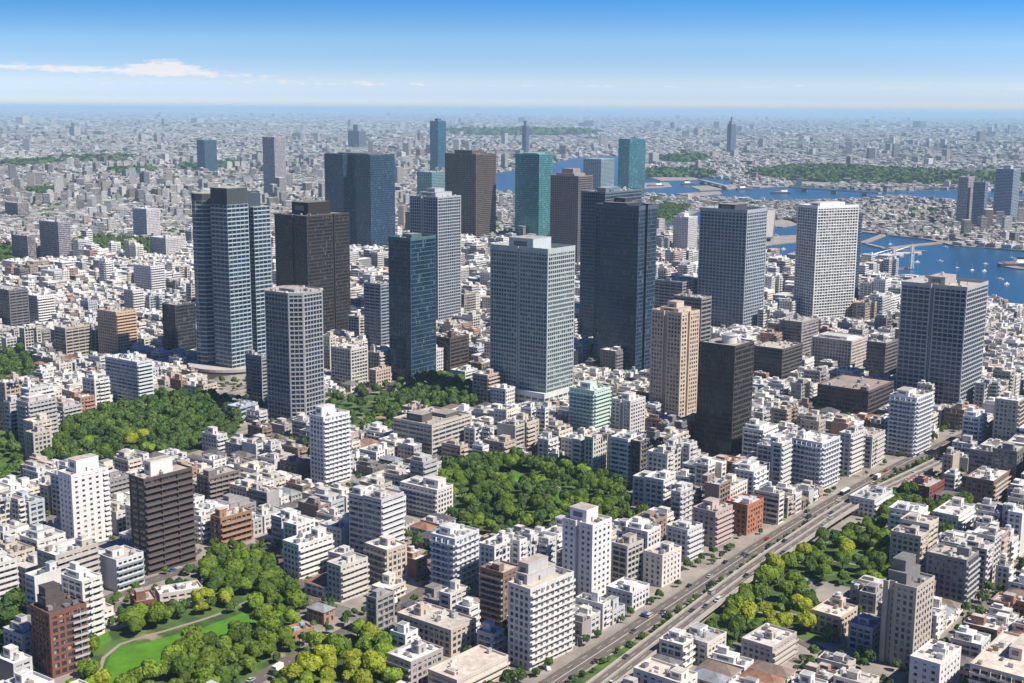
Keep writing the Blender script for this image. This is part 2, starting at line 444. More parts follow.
def make_building(name, P, yaw, poly, H, fh, st, lod, R, z0=0.0):
    """P world position of the local origin; poly ccw outline in metres; H height of the parapet top"""
    root = empty(name, (P[0], P[1], z0), yaw)
    wc, rc = st['wall'], st['roof']; g = GL[st['glass']]
    par = st.get('par', 1.0); rl = H - par
    n = max(1, int(round(rl / fh))); fh = rl / n
    sp, rec = st['sp'], st['rec']
    base = st.get('base', 0)
    ne = len(poly)
    face = facing_edges(poly, yaw, P)
    wall = MB()
    inner = offset_poly(poly, rec)
    wall.prism(poly, -1.0, sp * 0.8)
    for i in range(1, n):
        wall.prism(poly, i * fh, i * fh + sp)
    wall.prism(poly, rl - min(0.9, sp), rl)
    if lod == 0 or st.get('solid'): wall.prism(offset_poly(poly, rec + 0.02), 0.05, rl - 0.1)
    spans = [win_spans(poly, e, st) for e in range(ne)]
    ztop = rl - 0.05
    for e in range(ne):
        a, b, L, ss = spans[e]
        if not ss:
            wall.wbox(a, b, 0.02, L - 0.02, -rec - 0.1, 0.035, -0.9, ztop); continue
        prev = 0.03
        for (t0, t1) in ss + [(L - 0.03, None)]:
            if t0 - prev > 0.05: wall.wbox(a, b, prev, t0, -rec - 0.1, 0.035 if t0 - prev < 3 else 0.045, -0.9, ztop)
            prev = t1
    bal = st.get('balc', {})
    balm = {}
    for e, (f0, f1, dep) in bal.items():
        a, b = poly[e], poly[(e + 1) % ne]; L = math.hypot(b[0] - a[0], b[1] - a[1])
        m = MB(); t0, t1 = f0 * L + 0.15, f1 * L - 0.15
        m.wbox(a, b, t0, t1, -0.02, dep, -0.14, 0.02)
        m.wbox(a, b, t0, t1, dep - 0.12, dep + 0.02, -0.16, st.get('bh', .88))
        m.wbox(a, b, t0, t0 + 0.14, -0.02, dep - 0.13, -0.1, st.get('bh', .88) - 0.01)
        m.wbox(a, b, t1 - 0.14, t1, -0.02, dep - 0.13, -0.1, st.get('bh', .88) - 0.01)
        if st.get('div'):
            k = max(1, int((t1 - t0) / st['div']))
            for q in range(1, k):
                tq = t0 + (t1 - t0) * q / k
                m.wbox(a, b, tq - 0.08, tq + 0.08, -0.02, dep - 0.13, -0.1, fh - 0.3)
        balm[e] = m
    bc = st.get('balcol', wc)
    if lod >= 2:
        for m in balm.values():
            for i in range(1 + base, n):
                o = len(wall.v); wall.v += [(x, y, z + i * fh) for x, y, z in m.v]; wall.f += [tuple(q + o for q in f) for f in m.f]
    put('wall', wall, M['wall'], root, color=wc)
    if lod < 2:
        for m in balm.values():
            me = m.mesh('balcony')
            for i in range(1 + base, n): put('balcony', me, M['plain'], root, (0, 0, i * fh), color=bc)
    # glazing
    z_lo, z_hi = sp * 0.8, fh
    if lod == 0:
        budget = st.get('nwin', 96); rest = MB()
        per = {}
        for e in face:
            a, b, L, ss = spans[e]
            if not ss: continue
            t0, t1 = ss[0]
            per[e] = MB().wbox(a, b, 0.0, t1 - t0, -rec - 0.05, -rec + 0.06, 0, fh - sp).mesh('window')
        wins = []
        for e in range(ne):
            a, b, L, ss = spans[e]
            dx, dy = ((b[0] - a[0]) / L, (b[1] - a[1]) / L) if L else (1, 0)
            for i in range(n):
                zz0 = i * fh + sp
                for (t0, t1) in ss:
                    if e in face and (i > 0 or sp < 1.2): wins.append((e in face, i, e, a, dx, dy, t0, t1, b))
                    else: rest.wbox(a, b, t0, t1, -rec - 0.05, -rec + 0.06, zz0, (i + 1) * fh - (0.0 if i < n - 1 else min(0.9, sp)))
        wins.sort(key=lambda w: -w[1])
        for k, (_, i, e, a, dx, dy, t0, t1, b) in enumerate(wins):
            hgt = fh - sp
            if i == n - 1: hgt -= min(0.9, sp)
            if k < budget:
                o = put('window', per[e], g, root, (dx * t0, dy * t0, i * fh + sp))
                if i == n - 1: o.scale = (1, 1, max(0.3, hgt / (fh - sp)))
            else: rest.wbox(a, b, t0, t1, -rec - 0.05, -rec + 0.06, i * fh + sp, i * fh + sp + hgt)
        if rest.v: tag(put('windows', rest, g, root), kind='stuff')
    elif lod == 1:
        me = MB().prism(inner, 0, fh - sp, top=False, bot=False).mesh('window_band')
        for i in range(n): put('window_band', me, g, root, (0, 0, i * fh + sp * (1 if i else 0.8)))
    else:
        put('window_glass', MB().prism(inner, 0.1, rl - 0.1, top=False, bot=False), g, root)
    # roof
    if st.get('hip'):
        xs = [p[0] for p in poly]; ys = [p[1] for p in poly]; w, d = max(xs), max(ys); hr = min(w, d) * .28
        ov = offset_poly(poly, -.5); put('eaves', MB().prism(ov, rl - .05, rl + .12), M['plain'], root, color=tuple(c * .8 for c in wc))
        q = min(w, d) / 2 - .15
        put('tiled_roof', MB().taper(offset_poly(poly, -.45), offset_poly(poly, q), rl + .12, rl + .12 + hr), M['roof'], root, color=st['hip'])
        return root
    put('roof', MB().prism(offset_poly(poly, 0.36), rl - 0.2, rl + 0.06), M['roof'], root, color=rc)
    put('parapet', MB().ring(offset_poly(poly, -0.05), 0.36, rl - 0.02, H), M['wall'], root, color=st.get('parc', wc))
    xs = [p[0] for p in poly]; ys = [p[1] for p in poly]
    w, d = max(xs), max(ys)
    x0_, y0_ = min(xs), min(ys)
    ph = st.get('ph', 'auto')
    pc = st.get('phcol', tuple(min(0.85, c * 1.08) for c in wc))
    if ph == 'auto':
        pwid, pdep = min(w * 0.45, R.uniform(3.5, 7)), min(d * 0.45, R.uniform(3.5, 6.5))
        px = x0_ + 0.8 + R.random() * max(0, w - x0_ - pwid - 1.6); py = y0_ + 0.8 + R.random() * max(0, d - y0_ - pdep - 1.6)
        ph = [(px, px + pwid, py, py + pdep, R.uniform(2.6, 4.6))]
        if w * d > 250 and R.random() < 0.5: ph.append((px + pwid * 0.1, px + pwid * 0.55, py + pdep * 0.15, py + pdep * 0.7, ph[0][4] + R.uniform(1, 2.2)))
    occupied = []
    for k, (a0, a1, b0, b1, hh) in enumerate(ph or []):
        occupied.append((a0, a1, b0, b1))
        pm = MB().box(a0, a1, b0, b1, rl, rl + hh)
        if lod < 2: pm.box(a0 - .12, a1 + .12, b0 - .12, b1 + .12, rl + hh - .35, rl + hh + 0.1)
        po = put('penthouse', pm, M['wall'], root, color=pc)
        put('penthouse_roof', MB().box(a0 + .2, a1 - .2, b0 + .2, b1 - .2, rl + hh - 0.1, rl + hh + 0.14), M['roof'], po, color=tuple(c * 0.85 for c in rc))
        if lod < 2:
            put('door', MB().box(a0 + (a1 - a0) * .4, a0 + (a1 - a0) * .4 + 1.1, b0 - 0.06, b0 + 0.02, rl + 0.1, rl + 2.2), M['plain'], po, color=(0.12, 0.12, 0.12))
            if a1 - a0 > 4: put('louvre', MB().box(a0 - 0.07, a0 + 0.02, b0 + (b1 - b0) * .25, b0 + (b1 - b0) * .8, rl + hh * .35, rl + hh * .75), M['plain'], po, color=(0.16, 0.17, 0.18))
    # rooftop plant
    nunits = st.get('units', 5 + int(w * d / 48))
    nunits = min(nunits, 17 if lod < 2 else 9)
    merged = MB()
    shared = None
    for k in range(nunits):
        uw, ud, uh = R.uniform(.8, 3.2), R.uniform(.8, 2.6), R.uniform(.6, 2.1)
        ux = R.uniform(x0_ + 0.9, max(x0_ + 1.0, w - uw - 0.9)); uy = R.uniform(y0_ + 0.9, max(y0_ + 1.0, d - ud - 0.9))
        if any(a0 - uw < ux < a1 and b0 - ud < uy < b1 for a0, a1, b0, b1 in occupied): continue
        occupied.append((ux, ux + uw, uy, uy + ud))
        mb = merged if lod >= 2 else MB()
        mb.box(ux, ux + uw, uy, uy + ud, rl + 0.25, rl + 0.25 + uh)
        mb.box(ux + .1, ux + .3, uy + .1, uy + ud - .1, rl, rl + 0.26); mb.box(ux + uw - .3, ux + uw - .1, uy + .1, uy + ud - .1, rl, rl + 0.26)
        if lod < 2:
            mb.cyl(ux + uw / 2, uy + ud / 2, min(uw, ud) * .36, rl + .24 + uh, rl + .34 + uh, 10)
            gcol = R.choice([(.62, .62, .60), (.5, .52, .53), (.7, .69, .66), (.22, .22, .23), (.36, .30, .26)])
            put('air_conditioner', mb, M['metal'], root, color=gcol)
    if lod >= 2 and merged.v: tag(put('rooftop_plant', merged, M['metal'], root, color=(.55, .55, .53)), kind='stuff')
    if st.get('tank', R.random() < 0.3):
        r = R.uniform(0.9, 1.5); ux, uy = R.uniform(x0_ + 2.2, max(x0_ + 2.3, w - 2.2)), R.uniform(y0_ + 2.2, max(y0_ + 2.3, d - 2.2))
        tz = rl + (ph[0][4] + 0.1 if ph and R.random() < .3 else 0.1)
        if tz > rl + 1: ux, uy = (ph[0][0] + ph[0][1]) / 2, (ph[0][2] + ph[0][3]) / 2
        t = MB().cyl(ux, uy, r, tz + .6, tz + 2.4, 14).cyl(ux, uy, r * .95, tz + 2.4, tz + 2.75, 14, r * .3)
        for q in (0, 1, 2, 3): t.cyl(ux + r * .6 * math.cos(q * 1.571), uy + r * .6 * math.sin(q * 1.571), .09, tz, tz + .62, 5)
        put('water_tank', t, M['metal'], root, color=R.choice([(.75, .75, .72), (.6, .68, .72), (.45, .45, .45)]))
    if st.get('podium'):
        (q0, q1, q2, q3, hh) = st['podium']
        pp = [(q0, q2), (q1, q2), (q1, q3), (q0, q3)]
        pm = MB().prism(pp, -1, 0.9)
        for z in range(int(hh // 4.2) + 1):
            pm.prism(pp, z * 4.2 + 3.0, min(hh, z * 4.2 + 4.2 + 0.8))
        for e in range(4):
            a, b = pp[e], pp[(e + 1) % 4]; L = math.hypot(b[0] - a[0], b[1] - a[1]); k = max(2, int(L / 6))
            for q in range(k + 1): pm.wbox(a, b, max(.03, q * L / k - .5), min(L - .03, q * L / k + .5), -.6, .04, -.9, hh - .05)
        pr = put('podium', pm, M['wall'], root, color=st.get('podcol', wc))
        put('podium_window', MB().prism(offset_poly(pp, .5), 0, hh - .1), g, pr)
        put('podium_roof', MB().prism(offset_poly(pp, .4), hh - .1, hh + .05), M['roof'], pr, color=rc)
    return root
def rect(w2, w1, nx=(), ny=(), dep=1.6, nw=2.2):
    """outline 0..w2 by 0..w1; notches (dark vertical slots) at fractions nx of the front wall and ny of the left wall"""
    p = [(0, 0)]
    for f in nx:
        t = f * w2; p += [(t - nw / 2, 0), (t - nw / 2, dep), (t + nw / 2, dep), (t + nw / 2, 0)]
    p += [(w2, 0), (w2, w1), (0, w1)]
    for f in sorted(ny, reverse=True):
        t = f * w1; p += [(0, t + nw / 2), (dep, t + nw / 2), (dep, t - nw / 2), (0, t - nw / 2)]
    return p
def chamf(w2, w1, c):
    return [(c, 0), (w2 - c, 0), (w2, c), (w2, w1 - c), (w2 - c, w1), (c, w1), (0, w1 - c), (0, c)]

WHITE = (.74, .73, .71); CREAM = (.66, .60, .51); LGREY = (.52, .52, .52); GREY = (.36, .36, .365); TAN = (.52, .42, .33)
BROWN = (.21, .145, .105); BRICK = (.30, .115, .065); DARK = (.075, .068, .065); PINK = (.50, .39, .34); BLUISH = (.50, .56, .62)
RW, RG, RT, RD = (.62, .61, .59), (.40, .395, .39), (.47, .42, .37), (.20, .195, .19)

H_ = []   # heroes: key, ref phrase, label, name, cat, xL, xC, xR, yb, yt, yaw, fh, style, opts
def hero(*a, **k): H_.append((a, k))
T = 'tower'
# --- tall towers of the centre
hero('T4', 'the black tower with boxed penthouse', 'black-brown office tower with vertical slots and a boxed penthouse, behind the octagonal grey tower', 276, 308, 350, 343, 216, 36, 3.7, 'fine', wall=(.06, .052, .05), glass='black', roof=RD, nx=(.62,), ny=(.42,), ph=[(.22, .75, .25, .75, 13)], phcol=(.03, .027, .027))
hero('T5', 'the navy twin-slab glass tower', 'dark navy glass tower of two joined slabs behind the black tower', 325, 371, 395, 250, 155, 36, 3.8, 'curtain', wall=(.045, .10, .165), glass='navy', roof=RD, ny=(.45,), nw=30, dep=16, ph=[(.2, .8, .15, .8, 2.5)], phcol=(.1, .12, .15))
hero('T8', 'the dark tower with brown flank', 'dark tower with brown banded sunlit flank standing left of the teal and green towers', 445, 476, 496, 239, 154, 36, 3.6, 'grid', wall=(.19, .14, .115), glass='black', roof=(.2, .17, .15), ph=[(.1, .7, .2, .75, 7)], phcol=(.12, .09, .08), ny=(.5,), nw=1.6)
hero('T9', 'the white-framed dark tower', 'dark tower with white framed grid and stepped crown behind the slim dark teal tower', 410, 438, 461, 327, 197, 36, 3.4, 'grid', wall=(.42, .44, .47), glass='navy', roof=RG, ph=[(.15, .85, .2, .8, 5), (.3, .7, .35, .65, 9)], ny=(.55,), nw=2.4)
hero('T10', 'the slim dark teal tower', 'slim dark teal glass tower with open roof crown standing above the plaza', 389, 411, 436, 383, 238, 36, 3.8, 'curtain', wall=(.07, .14, .165), glass='navy', roof=(.34, .31, .28), par=2.2, ph=[(.3, .7, .3, .7, 4)], units=6, glass2='teal')
hero('T12', 'the large pale green office tower', 'large pale grey-green office tower with white podium and boxed rooftop plant', 490, 547, 574, 412, 249, 38, 3.6, 'wide', wall=(.42, .48, .47), glass='grey', roof=RG, ny=(.5,), nw=1.4, dep=1.0, ph=[(.1, .75, .3, .72, 10)], phcol=(.50, .56, .58), podium=(-2, 1.02, -.02, 1.08, 13), podcol=(.62, .64, .64), par=3.6, bay=2.7, pw=.55)
hero('T13', 'the bright teal glass tower', 'bright teal glass tower with green-tinted banded flank behind the pale green office tower', 515, 539, 552, 240, 154, 36, 3.8, 'curtain', wall=(.13, .38, .38), glass='teal', roof=(.3, .45, .42), ph=[(.2, .8, .2, .8, 2)], nx=(.2,), nw=2)
hero('T14', 'the mauve-grey tower', 'mauve-grey grid tower with stepped cap between the teal tower and the navy block', 550, 578, 592, 268, 176, 36, 3.5, 'grid', wall=(.24, .19, .18), glass='navy', roof=RG, ph=[(.1, .85, .2, .85, 4), (.2, .7, .3, .7, 11)], phcol=(.3, .25, .24))
hero('T15', 'the teal tower with pale green cap', 'teal-grey tower with pale green cap and white flank behind the mauve-grey tower', 583, 601, 614, 196, 159, 36, 3.6, 'band', wall=(.36, .44, .46), glass='blue', roof=(.35, .6, .55), ph=None)
hero('T16', 'the slender blue-teal glass tower', 'slender blue-teal glass tower standing at the edge of the bay', 618, 629, 645, 200, 139, 48, 4, 'curtain', wall=(.06, .21, .29), glass='teal', roof=RD, ph=None)
hero('T6', 'the tall far teal-blue tower', 'tall teal-blue tower with antenna rising alone into the far city', 430, 438, 446, 172, 121, 40, 4, 'curtain', wall=(.04, .16, .24), glass='blue', roof=RD, ph=[(.3, .7, .3, .7, 10)])
hero('T7', 'the low green-grey glass block', 'green-grey glass block below the tall far teal-blue tower', 417, 432, 446, 205, 172, 36, 3.8, 'band', wall=(.25, .34, .34), glass='teal', roof=(.4, .5, .48))
hero('T17', 'the blue-grey tower behind the navy block', 'blue-grey tower half hidden behind the navy office block', 580, 604, 640, 345, 192, 36, 3.6, 'fine', wall=(.13, .17, .22), glass='navy', roof=RG, ph=[(.2, .6, .3, .7, 4)])
hero('T18', 'the navy office block', 'big navy office block with dark vertical slot in its sunlit flank', 594, 637, 655, 377, 206, 37, 3.7, 'curtain', wall=(.085, .115, .16), glass='navy', roof=RD, nx=(.42,), nw=4.5, dep=4, par=3.5, ph=[(.05, .9, .3, .85, 5), (.3, .7, .45, .7, 9)], phcol=(.05, .06, .08))
hero('T19', 'the grey-white bayside office tower', 'grey-white framed office tower with dark rooftop box in front of the bay', 698, 745, 765, 334, 210, 38, 3.7, 'wide', wall=(.36, .40, .44), glass='navy', roof=(.30, .27, .25), par=3, ph=[(.2, .8, .35, .7, 7)], phcol=(.06, .075, .10))
hero('T20', 'the white lattice residential tower', 'tall white residential tower with fine lattice facade in front of the bay', 795, 815, 856, 324, 206, 62, 3.3, 'grid', wall=(.80, .80, .79), glass='apart', roof=RW, par=2.5, ph=[(.2, .8, .3, .8, 5)], bayx=3.9)
hero('T20b', 'the thin dark slab behind the lattice tower', 'thin dark blue slab showing behind the white lattice tower', 838, 855, 860, 305, 213, 36, 3.6, 'fine', wall=(.10, .13, .18), glass='navy', roof=RG, ph=None)
hero('T21', 'the massive grey tower by the bay', 'massive grey office tower with central dark slot and round rooftop box near the bay', 898, 963, 984, 412, 287, 38, 3.75, 'grid', wall=(.42, .43, .45), glass='navy', roof=RT, ny=(.52,), nw=2.6, dep=2.5, par=2.5, ph=[(.25, .75, .42, .68, 7)], phcol=(.4, .38, .37), bayx=4.4)
hero('T22', 'the black mid-rise tower', 'black glass tower with a round white-rimmed tank on its roof', 697, 733, 752, 464, 346, 38, 3.6, 'fine', wall=(.075, .07, .068), glass='black', roof=(.36, .34, .32), ph=None, drum=True, units=5)
hero('T23', 'the beige residential tower', 'beige residential tower with vertical dark bay and crown columns', 650, 680, 698, 422, 313, 42, 3.2, 'punch', wall=(.60, .475, .37), glass='apart', roof=(.5, .42, .36), ny=(.52,), nw=3.2, dep=1.6, nx=(.4,), par=1.5, ph=[(.15, .85, .2, .8, 3.5), (.3, .7, .35, .65, 8)], phcol=(.6, .5, .42), solid=True)
hero('T24', 'the grey office behind the beige tower', 'grey banded office building showing behind the beige residential tower', 672, 700, 710, 400, 298, 38, 3.6, 'band', wall=(.28, .27, .27), glass='black', roof=RT)
hero('T11', 'the octagonal grey tower', 'octagonal grey tower with white grid facade standing beside the plaza', 259, 297, 331, 424, 294, 36, 3.55, 'grid', wall=(.36, .36, .37), glass='navy', roof=(.42, .37, .34), cham=.22, ph=[(.3, .7, .3, .7, 2.2)], par=1.2)
hero('T3', 'the grey ribbed far tower', 'grey ribbed residential tower standing alone behind the tall joined-shaft tower', 263, 275, 286, 196, 137, 36, 3.4, 'wide', wall=(.42, .40, .42), glass='apart', roof=RG, ny=(.5,), nx=(.4,))
hero('T2', 'the small far teal tower', 'small teal and navy glass tower standing far left', 197, 205, 217, 173, 140, 36, 3.6, 'curtain', wall=(.12, .22, .28), glass='navy', roof=RD)
hero('T70', 'the pair of far bay towers', 'left mauve residential tower of the pair on the far bay shore', 957, 967, 973, 227, 177, 36, 3.3, 'punch', wall=(.40, .36, .40), glass='apart', roof=RG)
hero('T71', 'the blue-grey far bay tower', 'blue-grey right tower of the pair on the far bay shore', 972, 984, 987, 228, 182, 36, 3.3, 'fine', wall=(.28, .33, .42), glass='navy', roof=RG)
hero('T72', 'the widest far bay tower', 'blue-grey residential tower with pale edge, rightmost on the far bay shore', 994, 1012, 1019, 220, 169, 36, 3.3, 'fine', wall=(.36, .41, .50), glass='navy', roof=RG, ph=[(.3, .7, .3, .7, 8)])
hero('T73', 'the lone pointed far tower', 'lone slim tower with stepped pointed top beyond the far bay woods', 727, 731, 736, 153, 124, 36, 4, 'fine', wall=(.22, .24, .32), glass='navy', roof=RG, ph=[(.15, .85, .15, .85, 16), (.35, .65, .35, .65, 40)], phcol=(.22, .24, .32))
hero('T74', 'the far stepped block', 'far blue-grey stepped block with raised centre in the hazy city', 348, 359, 366, 147, 131, 36, 4, 'fine', wall=(.22, .24, .32), glass='navy', roof=RG, ph=[(.3, .8, .3, .7, 38)], phcol=(.22, .24, .3))
hero('T75', 'the far thin pointed tower', 'thin pointed tower far behind the bright teal glass tower', 522, 526, 529, 152, 126, 36, 4, 'fine', wall=(.15, .17, .25), glass='navy', roof=RG, ph=[(.25, .75, .25, .75, 30)], phcol=(.15, .17, .25))
hero('T76', 'the white tower left of the bay', 'white ribbed residential tower between the navy block and the bayside office', 673, 688, 697, 253, 217, 36, 3.2, 'punch', wall=(.64, .62, .62), glass='apart', roof=RW, ny=(.5,), ph=[(.2, .7, .4, .8, 6)])
# --- left group
hero('L1', 'the far left grey slab', 'dark grey banded slab at the left edge of the picture', -20, 10, 29, 331, 290, 36, 3.2, 'band', wall=(.20, .19, .21), glass='black', roof=RG)
hero('L2', 'the white balcony tower by the grey slab', 'white apartment tower with balconies right of the dark grey slab', 29, 38, 55, 326, 296, 36, 3, 'punch', wall=WHITE, glass='apart', roof=RW, b0=True)
hero('L3', 'the tan apartment tower', 'tan apartment tower with balcony stacks above low houses', 98, 117, 137, 358, 312, 36, 3, 'punch', wall=(.60, .43, .31), glass='apart', roof=RT, b0=True)
hero('L4', 'the blue-white banded tower', 'blue-white apartment tower with horizontal bands beside the oval park', 106, 138, 153, 407, 362, 36, 3, 'band', wall=(.60, .64, .67), glass='apart', roof=RW, b0=True, tank=True)
hero('L5', 'the black glass mid-rise', 'black glass mid-rise with grey left wall beside the tall joined-shaft tower', 163, 176, 196, 356, 305, 36, 3.6, 'curtain', wall=(.10, .10, .12), glass='black', roof=RG)
hero('L6', 'the grey far-left tower', 'grey-violet residential tower near the small wood far left', 40, 59, 71, 261, 222, 36, 3, 'fine', wall=(.36, .34, .38), glass='apart', roof=RW)
hero('L7', 'the brown-grey block beside it', 'brown-grey block just left of the grey-violet residential tower', 12, 28, 36, 262, 236, 36, 3, 'fine', wall=(.27, .23, .25), glass='apart', roof=RG)
hero('L8', 'the far-left mauve block', 'mauve block with sunlit flank at the far left', 5, 18, 29, 219, 203, 36, 3, 'fine', wall=(.33, .27, .29), glass='apart', roof=RG)
hero('L9', 'the white ribbed tower', 'white ribbed apartment tower beside the small wood', 133, 147, 160, 240, 209, 36, 3, 'punch', wall=(.62, .60, .62), glass='apart', roof=RW)
hero('L10', 'the broad grey-white block', 'broad grey-white apartment block right of the small wood', 150, 166, 186, 257, 238, 36, 3, 'punch', wall=(.55, .54, .54), glass='apart', roof=RW)
hero('L11', 'the tall white residential tower', 'tall white residential tower rising from dense low houses', 134, 151, 165, 293, 266, 36, 3, 'punch', wall=(.66, .65, .66), glass='apart', roof=RW, b0=True)
hero('L12', 'the white stepped tower', 'white stepped apartment tower below the tall white residential tower', 124, 133, 144, 312, 290, 36, 3, 'punch', wall=(.68, .66, .66), glass='apart', roof=RW, b0=True)
hero('L13', 'the dark-beige office', 'dark-beige banded office building left of the tan apartment tower', 55, 66, 92, 358, 328, 36, 3.2, 'band', wall=(.45, .40, .35), glass='black', roof=RT)
hero('L14', 'the slim grey tower by the oval park', 'slim grey-beige apartment tower at the left end of the oval park', 26, 34, 52, 466, 433, 36, 3, 'punch', wall=(.50, .45, .40), glass='apart', roof=RG, tank=True)
hero('C1', 'the white block at the black tower foot', 'white gridded apartment block at the foot of the black tower', 331, 351, 368, 388, 349, 36, 3, 'grid', wall=(.64, .60, .56), glass='apart', roof=RW)
hero('C1b', 'the narrow cream block', 'narrow cream apartment block between the octagonal tower and the white gridded block', 322, 330, 336, 376, 336, 36, 3, 'punch', wall=(.62, .57, .5), glass='apart', roof=RW)
hero('C2', 'the dark blue balcony tower', 'dark blue-glass apartment tower with white rounded left side behind the slim dark teal tower', 364, 381, 392, 350, 284, 36, 3.3, 'band', wall=(.30, .33, .37), glass='navy', roof=RW, b0=False)
hero('C3', 'the dark brown low office', 'dark brown low office with flat roof right of the slim dark teal tower', 435, 450, 469, 372, 338, 36, 3.6, 'band', wall=(.11, .085, .075), glass='black', roof=RT)
hero('C4', 'the beige low block by the plaza', 'beige low apartment block facing the plaza', 369, 376, 391, 389, 370, 36, 3, 'punch', wall=(.58, .46, .37), glass='apart', roof=RT)
hero('C5', 'the dark slab left of the octagon', 'grey-blue apartment slab in shadow left of the octagonal grey tower', 246, 262, 268, 402, 356, 36, 3, 'band', wall=(.32, .33, .36), glass='black', roof=RW)
hero('C6', 'the low blue-grey park hall', 'low pale blue-grey hall with flat roof at the right end of the oval park', 227, 240, 258, 424, 407, 30, 3.6, 'band', wall=(.40, .47, .55), glass='apart', roof=(.45, .52, .60), ph=None)
# --- middle row
hero('M1', 'the white striped tower', 'white striped apartment tower with a white penthouse left of the mid picture', 310, 324, 350, 487, 417, 40, 3, 'punch', wall=(.72, .72, .73), glass='apart', roof=RW, b0=True, ph=[(.1, .6, .3, .75, 6)], lod=0, div=3.3)
hero('M2', 'the broad beige-white office', 'broad beige-white banded office with dark rooftop plant pit', 393, 432, 471, 462, 425, 36, 3.2, 'band', wall=(.55, .50, .45), glass='apart', roof=(.36, .32, .29), ph=[(.1, .35, .35, .75, 5), (.55, .9, .2, .6, 2.5)], phcol=(.12, .11, .10), lod=0)
hero('M3', 'the white L-shaped block', 'white apartment block with solid end wall left of the central park', 400, 437, 453, 520, 490, 36, 3, 'punch', wall=(.68, .66, .64), glass='apart', roof=RW, ph=[(.3, .8, .1, .5, 5), (.3, .7, .6, .85, 3)], lod=0, bL=True)
hero('M4', 'the pale green apartment block', 'pale green apartment tower with stacked balconies in front of the navy block', 569, 594, 610, 438, 391, 38, 3, 'punch', wall=(.55, .66, .60), glass='teal', roof=RW, b0=True, bL=True, ph=[(.2, .6, .3, .7, 5)], lod=0)
hero('M5', 'the white twin block', 'white apartment tower with dark slot right of the pale green block', 611, 630, 645, 436, 401, 38, 3, 'punch', wall=(.62, .60, .61), glass='apart', roof=RW, ny=(.45,), ph=[(.15, .6, .2, .6, 5)], lod=1)
hero('M6', 'the bare white tower', 'tall bare white apartment tower beside the elevated expressway', 562, 592, 611, 602, 525, 40, 3, 'punch', wall=(.76, .75, .75), glass='apart', roof=RT, ph=[(.15, .75, .3, .85, 6.5)], phcol=(.78, .77, .77), lod=0, solid=True, ny=(.5,), bay=3.3, pw=1.9, sp=1.5)
hero('M7', 'the big white balcony tower', 'big white balcony tower with stepped grey penthouse beside the expressway bottom centre', 508, 530, 573, 671, 589, 42, 3, 'punch', wall=(.66, .64, .62), glass='apart', roof=RT, b0=True, ph=[(.15, .8, .45, .95, 4.5), (.2, .65, .5, .95, 9)], phcol=(.50, .48, .47), lod=0, div=3.3)
hero('M8', 'the half-dark white block', 'white gridded block with dark upper storeys right of the bare white tower', 611, 627, 643, 588, 546, 40, 3, 'grid', wall=(.50, .47, .44), glass='black', roof=(.3, .27, .25), lod=0)
hero('M9', 'the cream block by the expressway', 'cream seven-storey block with blue-grey rooftop box beside the boulevard', 643, 662, 681, 588, 555, 40, 3, 'punch', wall=(.70, .66, .61), glass='apart', roof=(.5, .45, .42), lod=0, solid=True, bay=3.6, pw=2.0)
hero('M10', 'the grey-white stepped block', 'grey-white balcony block between the cream block and the pinkish tower', 666, 687, 702, 563, 530, 40, 3, 'punch', wall=(.60, .60, .61), glass='apart', roof=RW, b0=True, lod=0)
hero('M11', 'the pinkish-grey tower', 'pinkish-grey apartment tower with balconies left of the orange brick block', 692, 715, 732, 548, 512, 40, 3, 'punch', wall=(.52, .42, .39), glass='apart', roof=RT, b0=True, ph=[(.2, .6, .3, .7, 5)], lod=0, solid=True, bay=3.2, pw=1.5)
hero('M12', 'the orange brick block', 'orange brick block with white rooftop boxes beside the boulevard', 725, 747, 763, 536, 505, 40, 3.1, 'punch', wall=(.46, .19, .11), glass='apart', roof=(.55, .53, .52), phcol=(.7, .68, .66), lod=0, solid=True)
hero('M13', 'the white-blue banded block', 'white-blue banded balcony block in the lower centre', 431, 455, 479, 594, 539, 36, 3, 'punch', wall=(.62, .64, .68), glass='apart', roof=RW, bL=True, b0=True, ph=[(.2, .6, .4, .85, 4)], lod=0, div=3.3)
hero('M14', 'the beige plain-ended block', 'beige long apartment block with white roof and plain sunlit end', 365, 387, 407, 588, 550, 42, 3, 'punch', wall=(.56, .48, .41), glass='apart', roof=(.68, .66, .64), lod=0, bL=True)
hero('M15', 'the grey-cream balcony block', 'grey-cream balcony block above the tree-lined park road', 327, 341, 368, 603, 566, 40, 3, 'punch', wall=(.58, .55, .51), glass='apart', roof=RG, b0=True, lod=0)
hero('M16', 'the white block above the park road', 'white balcony block with stepped front at the bend of the park road', 283, 299, 333, 580, 545, 40, 3, 'punch', wall=(.70, .69, .67), glass='apart', roof=RW, b0=True, lod=0)
hero('M17', 'the tall white-blue banded tower', 'tall white-blue banded residential tower at the far end of the boulevard', 888, 915, 931, 458, 398, 40, 3, 'punch', wall=(.70, .71, .74), glass='apart', roof=RT, b0=True, bL=True, ph=[(.15, .6, .4, .85, 4)], lod=0, div=3.3)
hero('M18', 'the white-blue block by the boulevard', 'white-blue balcony tower left of the tall banded tower beyond the boulevard', 791, 821, 839, 492, 443, 40, 3, 'punch', wall=(.66, .67, .70), glass='apart', roof=RW, b0=True, bL=True, lod=0, div=3.3)
hero('M19', 'the pale slab by the boulevard', 'pale grey residential slab between the two white-blue towers', 838, 850, 863, 477, 434, 40, 3, 'punch', wall=(.62, .60, .58), glass='apart', roof=RG, b0=True, lod=1)
hero('R1', 'the wide dark office', 'wide dark brown office block in front of the massive grey tower', 817, 868, 893, 419, 391, 38, 3.4, 'fine', wall=(.12, .10, .10), glass='black', roof=(.3, .25, .22), units=14, lod=1)
